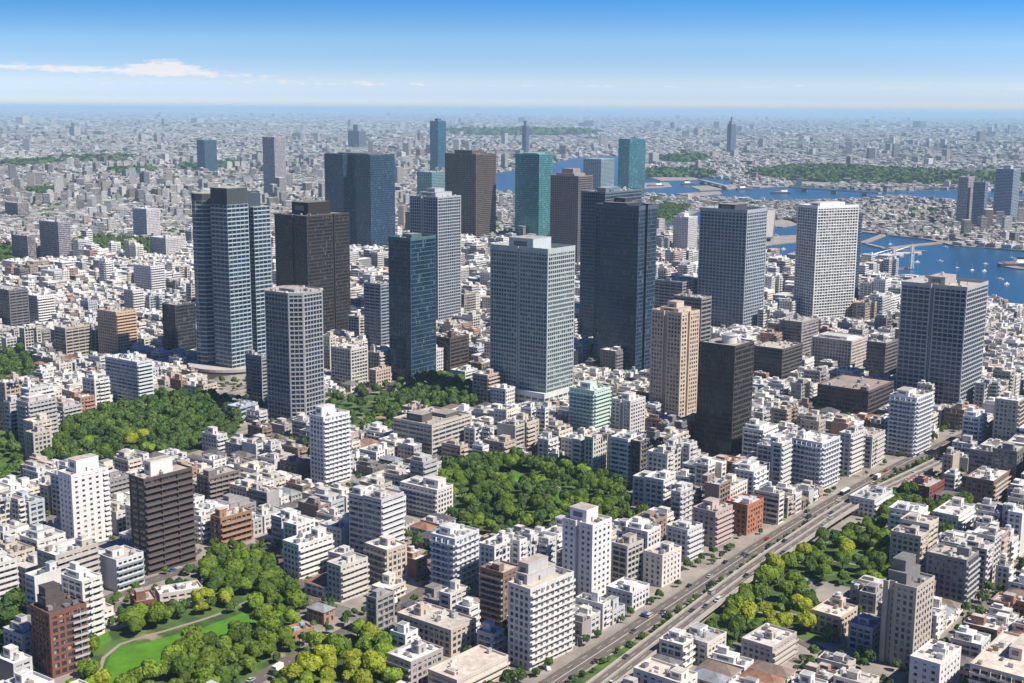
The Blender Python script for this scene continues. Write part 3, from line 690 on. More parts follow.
hero('R2', 'the wide cream block', 'wide cream residential block with white roof vault below the lattice tower', 811, 851, 867, 372, 341, 38, 3.1, 'punch', wall=(.60, .54, .49), glass='apart', roof=RW, lod=1, ph=[(.2, .6, .2, .9, 2.5)], phcol=(.8, .8, .8), solid=True)
hero('R3', 'the small grey block left of the cream one', 'small grey office with white rooftop box left of the wide cream block', 779, 801, 818, 361, 322, 38, 3.2, 'band', wall=(.36, .33, .33), glass='apart', roof=RG, lod=1)
hero('R4', 'the dark office with striped flank', 'dark office block with striped flank right of the black mid-rise tower', 752, 782, 802, 384, 349, 38, 3.3, 'fine', wall=(.13, .12, .12), glass='black', roof=RT, lod=1)
hero('R5', 'the dark slab left of the grey giant', 'dark grey slab between the cream block and the massive grey tower', 866, 885, 897, 380, 343, 38, 3.2, 'fine', wall=(.22, .19, .19), glass='black', roof=RG, lod=1)
hero('R6', 'the banded low office by the bay', 'dark banded low office behind the beige residential tower', 652, 682, 700, 330, 282, 38, 3.6, 'band', wall=(.30, .31, .33), glass='black', roof=RG, lod=1)
hero('R7', 'the tall beige-grey right tower', 'tall beige-grey apartment tower with dark stepped top in the lower right', 881, 914, 932, 671, 588, 40, 3, 'punch', wall=(.50, .45, .38), glass='apart', roof=RD, ny=(.75,), nw=3, ph=[(.15, .9, .4, .95, 5), (.25, .8, .5, .9, 10)], phcol=(.22, .21, .21), lod=0, solid=True, bay=3.0, pw=1.3)
hero('R8', 'the dark grey right tower', 'dark grey apartment tower with light balconied flank in the lower right', 925, 965, 977, 609, 560, 38, 3, 'punch', wall=(.26, .25, .265), glass='apart', roof=RT, b0=True, balcol=(.5, .5, .5), lod=0, div=3.3)
hero('R9', 'the bright white corner block', 'white block with narrow windows and pale roof lower right', 909, 939, 960, 700, 664, 40, 3, 'punch', wall=(.76, .76, .78), glass='apart', roof=(.62, .56, .50), lod=0, solid=True, bay=3.8, pw=2.5, sp=1.6)
hero('R10', 'the beige balconied corner block', 'large beige block with deep balconies at the bottom right corner', 968, 1032, 1062, 740, 680, 38, 3, 'grid', wall=(.56, .50, .45), glass='black', roof=(.6, .53, .46), ph=[(.4, .8, .4, .6, 5)], bL=True, div=4, lod=0)
hero('R11', 'the brick red apartment block', 'brick red six-storey apartment block between trees on the right', 902, 929, 944, 506, 487, 40, 3, 'punch', wall=(.25, .085, .065), glass='apart', roof=RG, lod=0)
hero('R12', 'the brown-grey block with white box', 'brown-grey apartment block with white rooftop box on the right', 965, 993, 1010, 506, 481, 38, 3, 'punch', wall=(.26, .19, .17), glass='apart', roof=(.6, .56, .53), b0=True, balcol=(.5, .45, .42), phcol=(.8, .78, .77), lod=0)
hero('R13', 'the white block below the boulevard', 'white four-storey block squeezed between the boulevard and the trees', 849, 874, 892, 519, 500, 38, 3, 'punch', wall=(.68, .68, .68), glass='apart', roof=RG, b0=True, lod=0)
hero('R14', 'the low white block', 'low white apartment block with cluttered roof on the right', 932, 958, 974, 536, 516, 38, 3, 'punch', wall=(.74, .72, .71), glass='apart', roof=RW, b0=True, lod=0)
hero('R15', 'the beige block by the lower park', 'beige block with broken white roof below the right park', 811, 840, 857, 640, 617, 40, 3, 'punch', wall=(.58, .47, .38), glass='apart', roof=(.62, .56, .50), lod=0, solid=True)
hero('R16', 'the small blue-grey block', 'small blue-grey block between the beige block and the tall beige-grey tower', 848, 872, 884, 655, 628, 38, 3, 'grid', wall=(.42, .46, .50), glass='apart', roof=(.25, .3, .38), lod=0)
hero('R17', 'the cream roof block by the viaduct', 'cream block with wide pale roof right below the elevated expressway', 633, 680, 697, 712, 683, 40, 3, 'punch', wall=(.72, .69, .65), glass='apart', roof=(.62, .53, .47), lod=0, solid=True, bay=3.6, pw=1.8)
hero('R18', 'the white block in the lower right park', 'white-beige block with stair box beside the expressway trees', 678, 707, 726, 668, 643, 40, 3, 'punch', wall=(.68, .63, .58), glass='apart', roof=RG, lod=0)
hero('R19', 'the grey block beside the beige park', 'grey-beige balcony block in the bottom right centre', 741, 772, 796, 672, 647, 40, 3, 'punch', wall=(.50, .46, .43), glass='apart', roof=(.6, .57, .54), lod=0, b0=True)
# --- lower left
hero('B1', 'the white penthouse tower', 'white apartment tower with white penthouse in the lower left', 60, 73, 110, 549, 475, 40, 3, 'punch', wall=(.76, .74, .75), glass='apart', roof=RT, ph=[(.25, .85, .3, .9, 7)], phcol=(.8, .79, .79), lod=0, solid=True, bpart=True, bay=4.4, pw=3.1, sp=1.6)
hero('B2', 'the dark brown slab tower', 'dark brown tower with deep horizontal bands and a white rooftop box', 131, 146, 194, 576, 479, 40, 3.5, 'band', wall=(.105, .085, .082), glass='black', roof=(.45, .39, .33), b0=True, balcol=(.13, .105, .10), ph=[(.25, .7, .35, .8, 7.5)], phcol=(.72, .70, .68), lod=0, div=9)
hero('B3', 'the brick red tower', 'brick red apartment tower with dark penthouse at the lower left', 32, 51, 88, 679, 614, 42, 3, 'punch', wall=(.22, .095, .07), glass='apart', roof=(.09, .075, .07), b0h=True, balcol=(.42, .45, .47), ph=[(.15, .65, .45, .9, 5), (.2, .6, .55, .9, 9)], phcol=(.10, .085, .08), lod=0, solid=True, div=3.3)
hero('B4', 'the white and dark balcony block', 'white block with dark glassy balcony side left of the dark brown tower', 98, 117, 144, 593, 560, 38, 3, 'punch', wall=(.66, .66, .68), glass='black', roof=RT, b0=True, balcol=(.2, .25, .26), blankL=True, lod=0)
hero('B5', 'the white-roofed long hall', 'long low building with bright white roof above the park lawn', 155, 160, 203, 609, 594, 62, 3, 'wide', wall=(.62, .56, .50), glass='apart', roof=(.78, .77, .75), ph=[(.45, .65, .35, .7, 1.8)], phcol=(.3, .28, .27), lod=0, tank=False)
hero('B6', 'the small brick building', 'small red-brown brick building attached to the white-roofed hall', 130, 136, 157, 617, 602, 62, 3, 'punch', wall=(.24, .10, .065), glass='apart', roof=RG, lod=0)
hero('B7', 'the light brown brick block', 'light brown brick apartment block right of the dark brown tower', 211, 221, 252, 549, 518, 42, 3.1, 'grid', wall=(.34, .20, .13), glass='apart', roof=(.6, .5, .44), lod=0, b0=True, balcol=(.38, .24, .16))
hero('B8', 'the brown balcony block', 'dark brown balcony block with cluttered roof behind the light brown brick block', 197, 209, 240, 506, 477, 42, 3, 'grid', wall=(.21, .17, .16), glass='apart', roof=RG, lod=0, div=4, b0=True, balcol=(.3, .26, .25))
hero('B9', 'the white-topped blue block', 'grey block with white cluttered roof at the bottom centre', 387, 411, 443, 690, 662, 40, 3, 'punch', wall=(.42, .38, .36), glass='apart', roof=(.72, .71, .70), lod=0, bL=True)
hero('B10', 'the long pale roof building', 'long building with plain pale tan roof cut by the bottom edge', 428, 457, 508, 700, 680, 40, 3, 'band', wall=(.62, .56, .50), glass='apart', roof=(.56, .49, .43), lod=0, b0=True, ph=[(.12, .2, .3, .6, 1.5)], units=4, tank=False)
hero('B11', 'the stepped beige block', 'stepped beige apartment block with crowded roof lower centre', 397, 451, 476, 658, 630, 38, 3, 'punch', wall=(.55, .47, .40), glass='apart', roof=(.5, .46, .43), lod=0, solid=True, units=12)
hero('B12', 'the grey block at the left edge', 'grey and white balcony block at the left edge lower down', -22, -8, 18, 602, 565, 40, 3, 'punch', wall=(.62, .61, .61), glass='apart', roof=RW, b0=True, lod=1)
hero('B13', 'the dark brick pair block', 'brown brick apartment tower right of the white-blue banded block', 480, 503, 520, 628, 573, 38, 3, 'punch', wall=(.24, .16, .13), glass='apart', roof=RT, lod=0, bL=True, balcol=(.36, .28, .25))
hero('B14', 'the orange low house by the park', 'low orange-brown two-storey house with grey roof among park trees', 278, 287, 313, 644, 634, 50, 3, 'wide', wall=(.40, .22, .12), glass='apart', roof=(.30, .29, .29), lod=0, ph=None, tank=False)

# ------------------------------------------------------------------ site plan (outlines on the ground)
def gp(pts, z=0.0): return [ground(x, y, z) for x, y in pts]
def pip(poly, X, Y):
    """points in polygon, vectorised"""
    X = np.asarray(X, float); Y = np.asarray(Y, float); r = np.zeros(X.shape, bool); n = len(poly)
    for i in range(n):
        x0, y0 = poly[i]; x1, y1 = poly[(i + 1) % n]
        if y0 == y1: continue
        c = ((y0 > Y) != (y1 > Y)) & (X < (x1 - x0) * (Y - y0) / (y1 - y0) + x0)
        r ^= c
    return r
def smooth_path(pts, step=12.0):
    """catmull-rom through the points"""
    pts = [p for i, p in enumerate(pts) if i == 0 or math.hypot(p[0] - pts[i - 1][0], p[1] - pts[i - 1][1]) > 0.5]
    if len(pts) < 2: return list(pts)
    P = [tuple(2 * np.array(pts[0]) - np.array(pts[1]))] + list(pts) + [tuple(2 * np.array(pts[-1]) - np.array(pts[-2]))]
    out = []
    for i in range(1, len(P) - 2):
        a, b, c, d = map(np.array, P[i - 1:i + 3]); n = max(1, int(np.linalg.norm(c - b) / step))
        for k in range(n):
            t = k / n
            out.append(tuple(0.5 * ((2 * b) + (c - a) * t + (2 * a - 5 * b + 4 * c - d) * t * t + (3 * b - a - 3 * c + d) * t ** 3)))
    out.append(tuple(P[-2])); return out
def path_frames(path):
    fr = []
    for i, p in enumerate(path):
        a = path[max(0, i - 1)]; b = path[min(len(path) - 1, i + 1)]
        dx, dy = b[0] - a[0], b[1] - a[1]; L = math.hypot(dx, dy); fr.append((p[0], p[1], dx / L, dy / L))
    return fr
def strip(mb, fr, o0, o1, z0, z1=None, z2=None):
    """ribbon between offsets o0<o1 to the right of the path; with z1 a solid box section z0..z1"""
    o = len(mb.v); n = len(fr)
    if z1 is None:
        for x, y, dx, dy in fr: mb.v += [(x + dy * o0, y - dx * o0, z0), (x + dy * o1, y - dx * o1, z0)]
        for i in range(n - 1): a = o + 2 * i; mb.f.append((a + 1, a + 3, a + 2, a))
    else:
        for x, y, dx, dy in fr:
            for q, z in ((o0, z0), (o1, z0), (o1, z1), (o0, z1)): mb.v.append((x + dy * q, y - dx * q, z))
        for i in range(n - 1):
            a, b = o + 4 * i, o + 4 * i + 4
            for k in range(4): j = (k + 1) % 4; mb.f.append((a + k, a + j, b + j, b + k)[::-1])
        mb.f.append((o, o + 1, o + 2, o + 3)); e = o + 4 * (n - 1); mb.f.append((e + 3, e + 2, e + 1, e))
    return mb
bl0 = [ground(556, 683), ground(664, 612), ground(768, 543), ground(850, 494), ground(918, 458), ground(978, 431)]
def extend(pts, back, fwd):
    a, b = np.array(pts[0]), np.array(pts[1]); d = (a - b) / np.linalg.norm(a - b)
    c, e = np.array(pts[-1]), np.array(pts[-2]); g = (c - e) / np.linalg.norm(c - e)
    return [tuple(a + d * back)] + list(pts) + [tuple(c + g * fwd)]
BOUL = smooth_path(extend(bl0, 170, 330))
DECKZ = 7.0
dk0 = [ground(606, 678, DECKZ), ground(666, 632, DECKZ), ground(728, 585, DECKZ), ground(768, 557, DECKZ), ground(848, 504, DECKZ), ground(930, 461, DECKZ)]
dk0 = dk0[:5]
e_ = ground(985, 432); d_ = np.array(ground(990, 424)) - np.array(ground(930, 455))
DECK = smooth_path(extend(dk0, 170, 10) [:-1] + [tuple(np.array(ground(925, 458, DECKZ)) + np.array((9, -7)))] )
DECK = smooth_path(extend([p for p in DECK[::6]], 0.5, 60))
ROADS = [  # secondary roads: pixel points, width
    ([(225, 446), (262, 430), (300, 415), (345, 398), (400, 382)], 11),
    ([(60, 622), (145, 583), (200, 566), (256, 545)], 8),
    ([(262, 540), (285, 570), (305, 592), (322, 612)], 8),
    ([(225, 700), (260, 678), (300, 655), (345, 632), (390, 610), (432, 585)], 8),
    ([(-60, 372), (0, 352), (60, 330), (120, 312), (180, 292)], 8),
    ([(640, 470), (700, 490), (770, 500), (830, 478)], 8),
    ([(800, 640), (840, 662), (880, 690)], 7),
    ([(690, 420), (780, 430), (880, 440)], 8),
    ([(930, 455), (985, 500), (1040, 545)], 9),
    ([(500, 640), (450, 590), (400, 545), (350, 500), (305, 455), (262, 430)], 8),
    ([(575, 700), (520, 650)], 8),
]
roadp = [(smooth_path(gp(p)), w) for p, w in ROADS]

PARK = dict(
    oval=gp([(48, 462), (50, 440), (75, 424), (110, 410), (155, 398), (200, 397), (232, 405), (240, 425), (228, 438), (205, 446), (178, 453), (130, 462), (85, 468)], 2),
    central=gp([(428, 487), (445, 468), (500, 460), (540, 462), (575, 470), (618, 484), (625, 503), (655, 524), (640, 536), (600, 526), (562, 528), (540, 548), (500, 540), (462, 522), (440, 505)], 2),
    lawn=gp([(60, 720), (78, 684), (92, 650), (108, 632), (160, 618), (206, 600), (208, 566), (240, 552), (262, 560), (300, 606), (300, 650), (262, 676), (225, 700)], 0),
    lower=gp([(275, 700), (300, 668), (322, 650), (340, 628), (372, 640), (396, 668), (390, 710)], 1),
    viad=gp([(715, 640), (700, 622), (724, 600), (768, 570), (800, 590), (836, 616), (842, 640), (800, 636), (770, 634)], 2),
    right=gp([(762, 585), (792, 562), (830, 538), (884, 524), (898, 548), (894, 575), (868, 590), (835, 580), (800, 572)], 2),
    brick=gp([(878, 516), (900, 492), (925, 512), (965, 505), (975, 522), (945, 530), (950, 545), (915, 535), (900, 528)], 1),
    tower=gp([(405, 405), (408, 385), (440, 378), (478, 386), (482, 400), (465, 410), (430, 412)], 2),
    plaza=gp([(322, 420), (330, 398), (372, 392), (402, 392), (405, 415), (385, 440), (345, 430)], 1),
    left=gp([(-60, 662), (-30, 600), (12, 592), (30, 610), (32, 640), (10, 652), (-20, 668)], 1),
    left2=gp([(-50, 478), (-30, 432), (4, 430), (20, 452), (16, 480), (0, 492)], 1),
    left3=gp([(-40, 400), (-20, 356), (20, 352), (36, 376), (20, 398), (0, 402)], 1),
    wood=gp([(68, 250), (75, 241), (100, 238), (140, 241), (158, 248), (150, 256), (110, 256), (80, 256)], 1),
    isle=gp([(652, 210), (668, 206), (690, 208), (676, 222), (660, 224)], 1),
)
WATER = gp([(1150, 345), (1060, 322), (1024, 310), (985, 301), (940, 288), (900, 277), (860, 269), (800, 263), (765, 258), (748, 244), (700, 230), (668, 226), (650, 214), (630, 202), (590, 198), (545, 194), (490, 192), (478, 176), (540, 166), (575, 158), (620, 156), (640, 172), (680, 176), (720, 179), (770, 186), (840, 189), (893, 192), (960, 190), (1024, 194), (1200, 200)])
ISLES = dict(
    long=gp([(528, 193), (560, 189), (620, 190), (645, 196), (700, 198), (770, 203), (845, 201), (893, 197), (960, 202), (1040, 202), (1200, 208), (1200, 285), (1090, 262), (1024, 252), (985, 249), (955, 247), (925, 240), (895, 237), (862, 233), (820, 236), (790, 222), (740, 214), (700, 211), (675, 222), (655, 225), (640, 212), (600, 204)]),
    a=gp([(640, 184), (668, 183), (672, 187), (640, 189)]), b=gp([(690, 187), (735, 185), (738, 189), (700, 191)]),
    c=gp([(730, 182), (790, 181), (800, 186), (760, 188), (735, 186)]), d=gp([(800, 181), (900, 183), (960, 184), (955, 188), (880, 189), (800, 186)]),
    e=gp([(675, 194.5), (720, 192), (722, 194.5), (690, 196.5)]), f=gp([(650, 178), (690, 177), (700, 180), (660, 181)]),
    g=gp([(770, 222), (795, 219), (800, 224), (775, 227)]), h=gp([(762, 238), (800, 236), (802, 242), (766, 246)]),
)
WOODS_FAR = [gp(p) for p in (
    [(742, 176), (790, 168), (840, 168), (900, 171), (980, 176), (1060, 180), (1060, 186), (960, 186), (860, 184), (800, 182)],
    [(640, 178), (655, 172), (690, 172), (720, 176), (700, 178)],
    [(660, 160), (700, 157), (712, 160), (680, 163)], [(440, 134), (520, 132), (600, 134), (560, 136), (480, 136)],
    [(0, 165), (40, 162), (60, 164), (20, 168)], [(60, 160), (130, 159), (120, 163), (70, 163)], [(180, 168), (235, 165), (240, 168), (200, 172)],
    [(30, 192), (60, 190), (62, 194), (36, 196)], [(-30, 262), (0, 246), (14, 250), (12, 262), (-10, 270)], [(110, 172), (150, 170), (152, 173), (120, 175)])]

# ------------------------------------------------------------------ ground, water, roads
S_ = 90000.0
g_ = MB(); g_.v = [(-S_, -30000, 0), (S_, -30000, 0), (S_, S_, 0), (-S_, S_, 0)]; g_.f = [(0, 1, 2, 3)]
structure('ground', g_, M['ground'])
w_ = MB(); w_.v = [(x, y, 0.6) for x, y in (WATER if area(WATER) > 0 else WATER[::-1])]; w_.f = [tuple(range(len(w_.v)))]
structure('bay_water', w_, M['water'])
im = MB()
for p in ISLES.values(): im.taper(p if area(p) > 0 else p[::-1], offset_poly(p if area(p) > 0 else p[::-1], 0.5), 0.2, 2.6)
structure('island_land', im, M['pave'])
# seawall along the near shore
sw = MB(); strip(sw, path_frames(smooth_path(WATER[0:12], 40)), -1.5, 1.5, 0.1, 2.2)
structure('seawall', sw, M['concrete'])
def flat(name, poly, z, mat):
    p = poly if area(poly) > 0 else poly[::-1]
    m = MB(); m.prism(p, 0.02, z, bot=False); return structure(name, m, mat)
for i_, (k, p) in enumerate(PARK.items()):
    flat('park_ground', p, {'isle': 2.9}.get(k, 0.20 + 0.006 * i_), M['park'])
LAWNS = [gp([(104, 672), (112, 652), (150, 642), (200, 629), (244, 613), (256, 622), (250, 632), (205, 642), (178, 656), (146, 674), (114, 692)]),
         gp([(495, 482), (515, 474), (530, 476), (520, 486)]), gp([(555, 496), (566, 492), (572, 498), (560, 502)]), gp([(92, 640), (108, 632), (112, 640), (98, 650)])]
for p in LAWNS: flat('lawn', p, 0.30, M['lawn'])
PATHS = [[(440, 500), (480, 490), (530, 480), (560, 488), (590, 505), (630, 520)], [(85, 460), (120, 452), (160, 448), (190, 436), (225, 420)], [(98, 680), (104, 658), (120, 645), (170, 630), (215, 616), (252, 600)],
         [(325, 405), (350, 415), (392, 428)], [(340, 398), (370, 402), (405, 400)], [(735, 618), (770, 612), (810, 618), (838, 628)], [(790, 565), (820, 560), (860, 566)]]
for p in PATHS:
    structure('park_path', strip(MB(), path_frames(smooth_path(gp(p), 8)), -0.9, 0.9, 0.26, 0.34), M['path'])
bf = path_frames(BOUL); df = path_frames(DECK)
structure('boulevard', strip(MB(), bf, -6.6, 4.6, 0.0, 0.40), M['road'])
structure('pavement', strip(strip(MB(), bf, -10.6, -6.6, 0.0, 0.54), bf, 4.6, 5.2, 0.0, 0.54), M['pave'])
mk = MB()
for o in (-6.3, 4.2, -1.0, -1.25): strip(mk, bf, o, o + 0.16, 0.408)
def dashes(mb, path, offs, z, on=5, gap=7):
    fr = path_frames(smooth_path([(a, b) for a, b in path[::4]], 2.0)); k = 0; per = int((on + gap) / 2); run = int(on / 2) + 1
    while k + run < len(fr):
        for o in offs: strip(mb, fr[k:k + run], o, o + 0.17, z)
        k += per
dashes(mk, BOUL, (-3.7, 1.6), 0.409)
structure('lane_markings', mk, M['paint'])
rm = MB()
for i_, (p, w) in enumerate(roadp): strip(rm, path_frames(p), -w / 2, w / 2, 0.0, 0.33 + 0.005 * i_)
structure('side_roads', rm, M['road'])
mk2 = MB()
for i_, (p, w) in enumerate(roadp): dashes(mk2, p, (0,), 0.334 + 0.005 * i_, 3, 5)
structure('side_road_markings', mk2, M['paint'])

# elevated expressway: one thing with deck, parapets, pillars and lane lines
ex = tag(empty('elevated_expressway', (0, 0, 0)), 'long elevated concrete expressway on pillars running beside the boulevard', 'expressway')
put('deck', strip(MB(), df, -3.6, 5.8, DECKZ - 1.3, DECKZ), M['deck'], ex)
put('parapet', strip(MB(), df, -3.9, -3.6, DECKZ - 1.6, DECKZ + 1.0), M['concrete'], ex)
put('parapet', strip(MB(), df, 5.8, 6.1, DECKZ - 1.6, DECKZ + 1.0), M['concrete'], ex)
put('median_barrier', strip(MB(), df, 1.05, 1.35, DECKZ - 0.02, DECKZ + 0.8), M['concrete'], ex)
lm = MB(); dashes(lm, DECK, (-1.3, 3.5), DECKZ + 0.008)
for o in (-3.3, 5.4, 0.6, 1.75): strip(lm, df, o, o + 0.15, DECKZ + 0.009)
put('lane_lines', lm, M['paint'], ex)
pil = MB().taper([(-3, -.8), (3, -.8), (3, .8), (-3, .8)], [(-4.8, -.8), (4.8, -.8), (4.8, .8), (-4.8, .8)], DECKZ - 2.6, DECKZ - 1.25)
pil.box(-1.1, 1.1, -.8, .8, -.3, DECKZ - 2.5); pil = pil.mesh('pillar')
for i in range(2, len(df) - 2, 2):
    x, y, dx, dy = df[i]
    put('pillar', pil, M['concrete'], ex, (x + dy * 1.2, y - dx * 1.2, 0), math.atan2(-dx, dy))

# ------------------------------------------------------------------ the landmark buildings
LAND = []     # (pixel x, pixel y base, ref phrase)
FOOT = []     # world outlines to keep free
HERO_ITEMS = []
NUDGE = {}
def world_poly(P, yaw, poly):
    c, s = math.cos(yaw), math.sin(yaw)
    return [(P[0] + c * x - s * y, P[1] + s * x + c * y) for x, y in poly]
for (a, k) in H_:
    key, ref, label, xL, xC, xR, yb, yt, yawd, fh, style = a
    P, H, w1, w2 = solve(xL, xC, xR, yb, yt, yawd)
    w1 = max(7.0, min(w1, 110)); w2 = max(7.0, min(w2, 110))
    st = dict(PRE[style]); st.update(k)
    P_ = (P[0], P[1])
    if abs(k.get('bayx', 0)) > 0: st['bay'] = k['bayx']
    if 'cham' in k: poly = chamf(w2, w1, min(w1, w2) * k['cham'])
    else: poly = rect(w2, w1, k.get('nx', ()), k.get('ny', ()), k.get('dep', 1.6), k.get('nw', 2.2))
    lod = k.get('lod', 1 if P[1] < 1700 else 2)
    if 'ph' in k and k['ph']: st['ph'] = [(q[0] * w2, q[1] * w2, q[2] * w1, q[3] * w1, q[4]) for q in k['ph']]
    balc = {}; blank = []
    n = len(poly)
    for e in range(n):
        A, B = poly[e], poly[(e + 1) % n]; L = math.hypot(B[0] - A[0], B[1] - A[1])
        if L < 5: continue
        if abs(A[1]) < .01 and abs(B[1]) < .01:
            if k.get('b0'): balc[e] = (0.0, 1.0, 1.3)
            if k.get('b0h'): balc[e] = (0.58, 1.0, 1.3)
            if k.get('bpart'): balc[e] = (0.84, 1.0, 1.0)
        if abs(A[0]) < .01 and abs(B[0]) < .01:
            if k.get('bL'): balc[e] = (0.0, 1.0, 1.3)
            if k.get('blankL'): blank.append(e)
    st['balc'] = balc; st['blank'] = blank
    if k.get('podium'):
        q = k['podium']; st['podium'] = (q[0] if q[0] < -1 else q[0] * w2, q[1] * w2 + 3, q[2] * w1 - 1, q[3] * w1, q[4])
        st['podium'] = (-4.0, w2 + 3, -1.2, w1 + 6, q[4])
    R = random.Random(key)
    yaw = math.radians(90 - yawd)
    big = H > 62
    name = 'office_tower' if big else 'apartment_block'
    if fh >= 3.5 and not big: name = 'office_block'
    root = make_building(name, P_, yaw, poly, H, fh, st, lod, R)
    tag(root, label, {'office_tower': 'tower', 'apartment_block': 'apartment block', 'office_block': 'office'}[name],
        {'office_tower': 'towers of the skyline', 'apartment_block': 'apartment blocks of the city', 'office_block': 'office blocks of the city'}[name])
    if k.get('drum'):
        cx, cy = w2 * .48, w1 * .42
        put('roof_drum', MB().cyl(cx, cy, 5.2, H - 1, H + 4.4, 24).cyl(cx, cy, 5.8, H + 4.4, H + 5.2, 24), M['plain'], root, color=(.62, .60, .57))
        put('drum_cap', MB().cyl(cx, cy, 4.2, H + 5.2, H + 5.7, 24).cyl(cx, cy, .12, H + 5.6, H + 10, 6), M['roof'], root, color=(.4, .38, .36))
    if key in ('T6', 'T73', 'T75'):
        put('antenna', MB().cyl(w2 / 2, w1 / 2, 1.2, H, H + (24 if key == 'T6' else 62), 6, .3), M['metal'], root, color=(.3, .32, .38))
    FOOT.append(world_poly(P_, yaw, offset_poly([(0, 0), (w2, 0), (w2, w1), (0, w1)], -1.8)))
    px, py = project(P[0], P[1], 0)
    LAND.append(((xL + xR) / 2, yb, (yt + yb) / 2, ref))
    HERO_ITEMS.append((P_, yaw, w2, w1, H, root))
    k['_dbg'] = (key, round(P[1]), round(H), round(w1), round(w2))

# the tall joined-shaft tower: three rounded shafts round a core, with dark crown and ring podium
def shaft(root, poly, H, fh, st, crown, wc, z0=0):
    n = int(H / fh); fh = H / n; g = GL[st['glass']]
    wall = MB()
    for i in range(0, n): wall.prism(poly, z0 + i * fh, z0 + i * fh + 1.15)
    for e in range(len(poly)):
        a, b = poly[e], poly[(e + 1) % len(poly)]; L = math.hypot(b[0] - a[0], b[1] - a[1])
        if L < 1: continue
        k = max(1, round(L / 5.2))
        for q in range(k): wall.wbox(a, b, max(0.02, q * L / k - .14), q * L / k + .16, -.4, .05, z0, z0 + H - .1)
    sh = put('shaft', wall, M['wall'], root, color=wc)
    me = MB().prism(offset_poly(poly, .3), 0, fh - 1.15, top=False, bot=False).mesh('window_band')
    for i in range(n): put('window_band', me, g, sh, (0, 0, z0 + i * fh + 1.15))
    put('shaft_roof', MB().prism(offset_poly(poly, .2), z0 + H - .2, z0 + H + .4), M['roof'], sh, color=(.35, .36, .36))
    if crown:
        cm_ = MB(); cp = offset_poly(poly, .35); cm_.prism(cp, z0 + H, z0 + H + crown - .6)
        for e in range(len(cp)):
            a, b = cp[e], cp[(e + 1) % len(cp)]; L = math.hypot(b[0] - a[0], b[1] - a[1]); k = max(1, round(L / 1.4))
            for q in range(k): cm_.wbox(a, b, max(0.02, q * L / k - .1), q * L / k + .12, -.1, .28, z0 + H + .3, z0 + H + crown - .3)
        put('crown', cm_, M['plain'], sh, color=(.075, .09, .10))
        put('crown_roof', MB().prism(cp, z0 + H + crown - .55, z0 + H + crown), M['roof'], sh, color=(.40, .38, .34))
def arc(cx, cy, r, a0, a1, n): return [(cx + r * math.cos(math.radians(a0 + (a1 - a0) * i / n)), cy + r * math.sin(math.radians(a0 + (a1 - a0) * i / n))) for i in range(n + 1)]
P1, H1, w1_, w2_ = solve(193, 229, 273, 378, 203, 36)
t1 = tag(empty('office_tower', (P1[0], P1[1], 0), math.radians(54)), 'tall blue-grey glass skyscraper of joined shafts with dark crown and round podium', 'tower', 'towers of the skyline')
s1 = w1_ / 42.0; s2 = w2_ / 42.0
def sc2(p): return [(x * s2, y * s1) for x, y in p]
TC = (.42, .49, .51); stt = dict(glass='navy')
shaft(t1, sc2([(0, -1), (19.5, -1), (19.5, 18), (0, 18)]), H1 - 2, 3.75, stt, 15, TC)
shaft(t1, sc2(arc(8, 34, 10, 120, 250, 4) + [(8, 23.5), (22, 23.5), (22, 42)]), H1 + 0, 3.75, stt, 7, TC)
shaft(t1, sc2([(26, 1), (42, 1), (44, 4), (44, 20), (42, 22), (26, 22)]), H1 - 6, 3.75, stt, 0, TC)
put('core', MB().prism(sc2([(7, 7), (38, 7), (38, 38), (7, 38)]), 0, H1 + 6), M['plain'], t1, color=(.05, .07, .09))
put('podium', MB().cyl(17 * s2, 20 * s1, 34 * s1, 0, 5, 40).cyl(17 * s2, 20 * s1, 35 * s1, 6.5, 9, 40).cyl(17 * s2, 20 * s1, 31 * s1, 5, 6.6, 40), M['wall'], t1, color=(.45, .42, .39))
FOOT.append([(P1[0] + 45 * math.cos(t), P1[1] + 28 + 42 * math.sin(t)) for t in np.linspace(0, 6.28, 14)[:-1]])
LAND.append((232, 375, 280, 'the tall joined-shaft tower')); HERO_ITEMS.append(((P1[0], P1[1]), math.radians(54), w2_, w1_, H1, t1))

# ------------------------------------------------------------------ where filler buildings may stand
def dist_path(path, X, Y):
    d = np.full(np.shape(X), 1e9)
    for (ax, ay), (bx, by) in zip(path[:-1], path[1:]):
        vx, vy = bx - ax, by - ay; L2 = vx * vx + vy * vy + 1e-9
        t = np.clip(((X - ax) * vx + (Y - ay) * vy) / L2, 0, 1)
        d = np.minimum(d, np.hypot(X - ax - t * vx, Y - ay - t * vy))
    return d
BOULc = BOUL[::4] + [BOUL[-1]]; DECKc = DECK[::4] + [DECK[-1]]
NOBUILD = [p for k, p in PARK.items()]
NOBUILD += [gp(q) for q in ([(770, 600), (775, 570), (815, 555), (835, 590), (842, 625), (800, 612)], [(146, 602), (142, 582), (200, 566), (222, 560), (212, 598)],
    [(860, 512), (885, 492), (905, 520), (890, 545), (855, 530)], [(90, 690), (78, 668), (110, 620), (130, 625), (110, 690)], [(196, 378), (250, 372), (262, 410), (225, 408)])]
